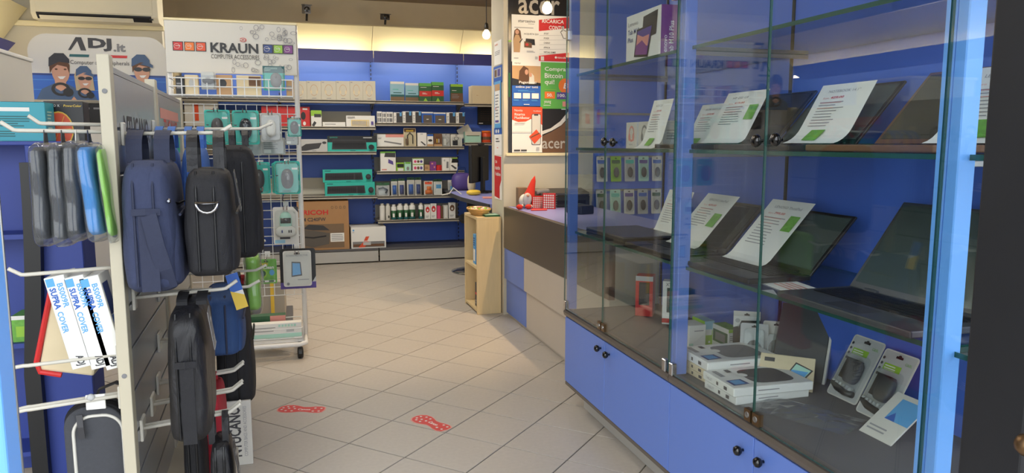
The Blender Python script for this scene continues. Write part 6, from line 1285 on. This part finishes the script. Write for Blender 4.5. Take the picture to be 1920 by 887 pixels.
# --- second: network boxes
G = 'small network boxes on the far second shelf'
gp = [('r', 0.1, 0.9, 0.12, 0.85, 'mid_grey'), ('r', 0.1, 0.9, 0.45, 0.55, 'white'), ('r', 0.35, 0.45, 0.12, 0.85, 'white')]
bp_ = [('r', 0.32, 1, 0.05, 0.95, 'dark_grey'), ('r', 0.72, 0.95, 0.66, 1, 'sky'), ('lines', 0.05, 0.25, 0.2, 0.7, 4, 'ink_soft')]
ub = [('r', 0, 1, 0.88, 1, 'white'), ('r', 0.16, 0.9, 0.05, 0.72, 'brown'), ('r', 0.2, 0.86, 0.08, 0.68, 'printer_grey'), ('r', 0.42, 0.62, 0.34, 0.40, 'white'), ('r', 0, 1, 0.76, 0.86, 'blue')]
lst = [(707, 716, 209, 'white', gp, 'grey and white network box, first on the far second shelf'), (716.5, 724, 210, 'white', gp, 'grey and white network box, second on the far second shelf'), (724.5, 737, 210, 'white', gp, 'wide grey and white network box on the far second shelf'),
       (738, 754, 211, 'white', bp_, 'black and white box with blue corner, leftmost of five on the second shelf'), (755, 772, 209, 'white', bp_, 'black and white box with blue corner, second of five on the second shelf'), (773.5, 790, 209, 'white', bp_, 'black and white box with blue corner just left of the blue boxes'),
       (790.5, 812, 210, 'blue', ub, 'blue box with brown square, left one of two'), (812.5, 836, 211, 'blue', ub, 'blue box with brown square, right one of two'), (837, 854, 211, 'white', bp_, 'black and white box with blue corner just right of the blue boxes'), (855, 872, 211, 'white', bp_, 'black and white box with blue corner, rightmost on the second shelf')]
for a, b, y, m, pr, lb in lst: on('network_box', lb, a, b, y, RZ[1], yr, m, pr, 0.05, group=G)
# --- third: adapters and cables
G = 'cable and adapter packs on the far third shelf'
on('hub_box', 'long white and orange hub box on the far third shelf', 707, 757, 252, RZ[2], yr, 'white', [('r', 0.32, 1, 0.76, 1, 'rose'), ('p', [(0.25, 0.38), (0.27, 0.48), (0.92, 0.26), (0.9, 0.14)], 'mid_grey'), ('lines', 0.03, 0.2, 0.6, 0.75, 2, 'ink_soft')], 0.06, group=G)
def pack_on(name, label, px0, px1, ytop, zs, yf, card, prints, shapes=None, group=None, bubble=(0.08, 0.92, 0.05, 0.8), t_=0.03, cat='pack', hole=True):
    a, b = hY(px0, ytop+10, yf).x, hY(px1, ytop+10, yf).x; h = hY((px0+px1)/2, ytop, yf).z-zs
    return hang_card(name, label, ((a+b)/2, yf+0.03, zs+0.0005), b-a-0.001, h, t_, (-0.06, 0, 0), card, prints, shapes and (lambda m: shapes(m, b-a, h)), group, hole, cat, True, bubble)
def cab(m, w, h): m.tube([(-w*0.2, -0.01, h*0.1), (-w*0.2, -0.012, h*0.6), (0, -0.012, h*0.75), (w*0.22, -0.012, h*0.6), (w*0.22, -0.01, h*0.15)], 0.005, 'black', 6); m.box(-w*0.34, -w*0.14, -0.02, -0.004, h*0.1, h*0.42, 'brown')
pack_on('cable_pack', 'tall clear pack with black cable loop and gold top', 757.5, 781, 240, RZ[2], yr, 'beige', [('r', 0.05, 0.95, 0.78, 0.96, 'brown'), ('r', 0.2, 0.8, 0.82, 0.9, 'yellow')], cab, G)
on('adapter_box', 'white adapter box with black wedge on the far third shelf', 783, 800, 249, RZ[2], yr, 'white', [('p', [(0.3, 0.35), (0.45, 0.38), (0.92, 0.12), (0.8, 0.06)], 'ink'), ('r', 0.3, 0.6, 0.86, 0.94, 'light_grey')], 0.04, group=G)
on('adapter_box', 'small orange and white adapter pack on the far third shelf', 801, 812.5, 252, RZ[2], yr, 'white', [('r', 0, 1, 0, 0.2, 'tan'), ('o', 0.5, 0.5, 0.35, 0.1, 'dark_grey'), ('r', 0, 1, 0.85, 1, 'blue')], 0.04, group=G)
on('adapter_box', 'dark brown adapter box with gold plugs on the far third shelf', 813.5, 829, 251, RZ[2], yr, 'brown', [('r', 0.2, 0.8, 0.25, 0.8, 'hair_brown'), ('r', 0.32, 0.42, 0.3, 0.6, 'yellow'), ('r', 0.55, 0.65, 0.3, 0.6, 'offwhite'), ('r', 0, 1, 0, 0.18, 'tan')], 0.04, group=G)
pack_on('cable_pack', 'clear pack with white adapter right of the dark brown box', 830, 845, 251, RZ[2], yr, 'light_grey', [('r', 0.15, 0.5, 0.1, 0.6, 'white')], lambda m, w, h: m.tube([(0, -0.01, h*0.2), (w*0.3, -0.012, h*0.5), (0, -0.012, h*0.7)], 0.004, 'offwhite', 6), G)
pack_on('cable_pack', 'white pack with black square adapter and looped cable', 846, 868, 252, RZ[2], yr, 'offwhite', [('r', 0.18, 0.62, 0.1, 0.5, 'black'), ('ring', 0.5, 0.66, 0.2, 0.16, 0.2, 'black')], None, G)
# --- fourth
G = 'small accessory boxes on the far fourth shelf'
on('dock_box', 'tall white and green drive dock box on the far fourth shelf', 713, 742, 284, RZ[3], yr, 'white', [('r', 0, 1, 0.9, 1, 'leaf_green'), ('p', [(0.25, 0.72), (0.32, 0.94), (0.98, 0.92), (0.98, 0.70)], 'dark_grey'), ('p', [(0.5, 0.42), (0.52, 0.62), (0.82, 0.5), (0.84, 0.32)], 'violet'), ('r', 0.08, 0.4, 0.06, 0.12, 'rose')], 0.06, group=G)
on('adapter_box', 'low green and black box beside the drive dock box', 743, 758, 305, RZ[3], yr, 'lime', [('r', 0.1, 0.95, 0.45, 0.85, 'black'), ('r', 0.2, 0.9, 0.05, 0.35, 'white')], 0.05, group=G)
on('adapter_box', 'low pale green box right of the green and black one', 758.5, 771, 304, RZ[3], yr, 'mint', [('r', 0.1, 0.9, 0.8, 1, 'leaf_green'), ('o', 0.5, 0.3, 0.2, 0.2, 'mid_grey')], 0.05, group=G)
dots = [('o', 0.22, 0.45, 0.12, 0.22, 'pink'), ('o', 0.5, 0.45, 0.12, 0.22, 'brown'), ('o', 0.78, 0.45, 0.12, 0.22, 'violet'), ('r', 0, 1, 0.9, 1, 'lime')]
zz = hY(784, 308, yr).z
on('usb_box', 'flat white box with three coloured dots, lower of two', 774, 794.5, 308, RZ[3], yr, 'white', dots, 0.05, group=G)
on('usb_box', 'flat white box with three coloured dots, upper of two', 774, 794.5, 297, zz+0.0008, yr, 'white', dots, 0.05, group=G)
on('adapter_box', 'small amber box beside the dotted boxes', 796, 806, 309, RZ[3], yr+0.03, 'tan', [('lines', 0.1, 0.9, 0.3, 0.7, 2, 'brown')], 0.04, group=G)
on('webcam_box', 'small plum coloured cube on the far fourth shelf', 806.5, 818, 303, RZ[3], yr, 'purple', [('r', 0.2, 0.5, 0.7, 0.85, 'rose'), ('r', 0.6, 0.8, 0.3, 0.5, 'rose')], 0.05, group=G)
t = MB().lathe([(0.028, 0.0), (0.031, 0.004), (0.031, 0.05), (0.025, 0.055)], (0, 0, 0), 'red', 16).build('red_tin', None, (hY(823.5, 312, yr).x, yr+0.035, RZ[3]+0.0005), smooth=False); tag(t, 'small round red tin beside the plum cube', 'tin')
on('adapter_box', 'white box with grey stick next to the red tin', 829, 843, 296, RZ[3], yr, 'white', [('p', [(0.55, 0.2), (0.6, 0.7), (0.85, 0.7), (0.85, 0.2)], 'mid_grey'), ('o', 0.3, 0.8, 0.12, 0.08, 'light_grey')], 0.05, group=G)
on('adapter_box', 'white box with black wedge and green top at the right of the fourth shelf', 843.5, 858, 296, RZ[3], yr, 'white', [('p', [(0.2, 0.62), (0.3, 0.95), (1, 0.95), (1, 0.62)], 'black'), ('r', 0.2, 1, 0.93, 1, 'lime'), ('p', [(0.1, 0.4), (0.3, 0.45), (0.9, 0.2), (0.7, 0.1)], 'ink')], 0.05, group=G)
# --- fifth: blister packs
G = 'blister packs on the far fifth shelf'
pack_on('headset_pack', 'clear pack with black neck cable at the left of the fifth shelf', 706, 731, 343, RZ[4], yr, 'light_grey', [('r', 0, 1, 0.8, 1, 'dark_green')], lambda m, w, h: m.tube([(-w*0.35, -0.012, h*0.55), (0, -0.014, h*0.62), (w*0.32, -0.012, h*0.45), (w*0.2, -0.01, h*0.2)], 0.009, 'black', 8), G)
flash = lambda c: (lambda m, w, h: m.box(-w*0.28, w*0.28, -0.024, -0.003, h*0.08, h*0.62, c))
for i, (a, b, y, c, lb) in enumerate(((734, 746, 336, 'blue', 'blue torch blister pack, first on the fifth shelf'), (747.5, 760, 335, 'blue_deep', 'blue torch blister pack with pale foot, second on the fifth shelf'), (764, 778, 333, 'blue', 'taller blue torch blister pack in the middle of the fifth shelf'), (779, 791, 333, 'blue_deep', 'blue torch blister pack next to the orange pack'))):
    pack_on('torch_pack', lb, a, b, y, RZ[4], yr, 'offwhite', [('r', 0, 1, 0.86, 1, 'dark_green')], flash(c), G)
pack_on('battery_pack', 'orange battery pack on the fifth shelf', 796, 813, 340, RZ[4], yr, 'offwhite', [('r', 0.1, 0.9, 0.78, 0.95, 'orange_red')], lambda m, w, h: (m.box(-w*0.38, w*0.4, -0.02, -0.003, h*0.08, h*0.36, 'orange'), m.box(-w*0.2, w*0.28, -0.02, -0.003, h*0.36, h*0.62, 'orange')), G)
pack_on('adapter_pack', 'white and sky blue adapter pack behind the orange one', 814, 830, 336, RZ[4], yr+0.02, 'white', [('r', 0, 1, 0.84, 1, 'dark_green'), ('r', 0.3, 0.9, 0.4, 0.65, 'sky')], None, G)
pack_on('adapter_pack', 'pale pack with blue stick at the right of the fifth shelf', 841, 856, 338, RZ[4], yr, 'light_grey', [('r', 0.3, 0.7, 0.1, 0.6, 'sky'), ('r', 0, 1, 0.88, 1, 'offwhite')], None, G)
# --- sixth: spray cans and earphone boxes
G = 'spray cans on the lowest far shelf'
def can(label, px0, px1, ytop, style):
    a, b = hY(px0, 400, yr).x, hY(px1, 400, yr).x; r = (b-a)/2*0.93; h = hY(px0, ytop, yr).z-RZ[5]
    t = thing('spray_can', label, 'spray can', ((a+b)/2, yr+0.035, RZ[5]+0.0005), group=G)
    MB().lathe([(r*0.95, 0), (r, 0.004), (r, h*0.80), (r*0.92, h*0.84), (r*0.6, h*0.88)], (0, 0, 0), 'white' if style != 'b' else 'offwhite', 18).build('body', t, smooth=True)
    MB().lathe([(r*0.66, h*0.86), (r*0.66, h*0.96), (r*0.5, h), (r*0.1, h)], (0, 0, 0), 'white', 14).build('cap', t, smooth=True)
    if style == 'g':
        MB().lathe([(r*1.012, h*0.10), (r*1.012, h*0.60)], (0, 0, 0), 'dark_green', 18).build('label_band', t, smooth=True); MB().lathe([(r*1.02, h*0.02), (r*1.02, h*0.16)], (0, 0, 0), 'teal_dark', 18).build('foot_band', t, smooth=True); B(-r*0.55, r*0.2, -r*1.05, -r*0.9, h*0.18, h*0.42, 'white').build('label_square', t)
    elif style == 'b':
        MB().ell((r*0.2, -r*0.9, h*0.2), (r*0.35, r*0.2, h*0.1), 'black', 8, 6).build('label_picture', t)
for i, (a, b, y, st) in enumerate(((712, 723, 382, 'w'), (723.5, 733, 382, 'b'), (734, 744.5, 384, 'g'), (745, 757, 382, 'g'), (757.5, 767.5, 382, 'g'), (768, 780, 381, 'g'), (785.5, 795, 381, 'g'))):
    can(['plain white spray can, first on the lowest far shelf', 'white spray can with small black picture, second on the lowest far shelf', 'green and white spray can, leftmost of the green ones', 'green and white spray can, second of the green ones', 'green and white spray can, third of the green ones', 'green and white spray can, widest of the green ones', 'green and white spray can next to the boxes with red circles'][i], a, b, y, st)
G = 'slim boxes on the lowest far shelf'
ear = lambda c: [('o', 0.5, 0.66, 0.36, 0.2, c), ('o', 0.5, 0.62, 0.14, 0.08, 'white'), ('lines', 0.15, 0.85, 0.1, 0.25, 2, 'ink_soft'), ('lines', 0.2, 0.8, 0.9, 0.95, 1, 'ink_soft')]
on('earphone_box', 'white box with red circle beside the spray cans', 796.5, 807, 384, RZ[5], yr, 'white', ear('red'), 0.04, group=G)
on('earphone_box', 'white box with red circle, second one and taller', 807.5, 818.5, 382, RZ[5], yr, 'white', ear('red'), 0.04, group=G)
on('earphone_box', 'slim pink box on the lowest far shelf', 819.5, 826, 386, RZ[5], yr, 'pink', [], 0.05, group=G)
on('earphone_box', 'slim dark brown box next to the pink one', 826.5, 830.5, 387, RZ[5], yr, 'brown', [], 0.05, group=G)
on('earphone_box', 'slim plain white box next to the dark brown one', 831.5, 840, 385, RZ[5], yr, 'offwhite', [('r', 0.3, 0.7, 0.1, 0.9, 'white')], 0.05, group=G)
on('earphone_box', 'white box with brown circle on the lowest far shelf', 841.5, 854, 380, RZ[5], yr, 'white', ear('brown'), 0.04, group=G)
# --- corner bay
z1_, z2_ = hY(900, 195, 7.0).z, hY(900, 268, 7.0).z
on('plain_carton', 'plain cream carton on the corner shelf by the poster wall', 885, 925, 161, z1_, YF_R+0.03, 'beige', [('lines', 0.2, 0.3, 0.45, 0.5, 1, 'tan')], 0.15)
on('dark_box', 'black box with dotted print in the corner bay', 896, 926, 200, hY(900, 234, 7.28).z, 7.27, 'black', [('o', 0.2+0.12*(k % 6), 0.25+0.12*(k//6), 0.02, 0.02, 'brown') for k in range(30)] + [('r', 0.05, 0.3, 0.06, 0.1, 'white')], 0.03, cat='box')
on('paper_box', 'pale green paper box on the lower corner shelf', 872, 902, 247, z2_, YF_R+0.04, 'mint', [('r', 0.1, 0.9, 0.6, 0.66, 'dark_green'), ('r', 0, 1, 0.66, 1, 'riser_cream')], 0.08)
carton('envelope', 'white envelope leaning on the pale green paper box', 'envelope', (hY(880, 248, YF_R+0.02).x, YF_R+0.11, hY(880, 255, YF_R).z), 0.13, 0.004, 0.10, 'offwhite', {'F': [('lines', 0.3, 0.6, 0.4, 0.5, 1, 'ink_soft')]}, (-0.15, -0.5, 0))
xj_ = hY(912, 252, YF_R+0.08).x
t = thing('orange_jar', 'orange plastic jar on the lower corner shelf', 'jar', (xj_, YF_R+0.09, z2_+0.0005))
MB().lathe([(0.044, 0), (0.048, 0.01), (0.048, 0.09), (0.042, 0.10)], (0, 0, 0), 'orange_red', 18).build('body', t, smooth=True); MB().lathe([(0.046, 0.10), (0.046, 0.115), (0.04, 0.118)], (0, 0, 0), 'orange', 18).build('lid', t, smooth=True); MB().lathe([(0.049, 0.03), (0.049, 0.06)], (0, 0, 0), 'brown', 18).build('label_band', t)
# purple bags under the corner bay, by the desk
t = thing('purple_bag', 'purple and navy bag hanging by the desk corner', 'bag', (hY(866, 345, 6.85).x, 6.85, 0.66))
MB().ell((0, 0, 0.09), (0.10, 0.07, 0.09), 'violet', 14, 10, 0.7).build('body', t, smooth=True); MB().tube([(-0.05, 0, 0.17), (-0.03, 0, 0.23), (0.03, 0, 0.23), (0.05, 0, 0.17)], 0.006, 'blue_deep', 6).build('handle', t)
t = thing('bag_shelf', 'small dark wall shelf carrying the purple bag', 'shelf', (hY(866, 345, 6.85).x, 7.05, 0.66))
B(-0.12, 0.14, -0.29, 0.28, -0.02, 0, 'shelf_dark').build('board', t); B(-0.01, 0.01, -0.1, 0.28, -0.08, -0.02, 'shelf_dark').build('bracket', t)
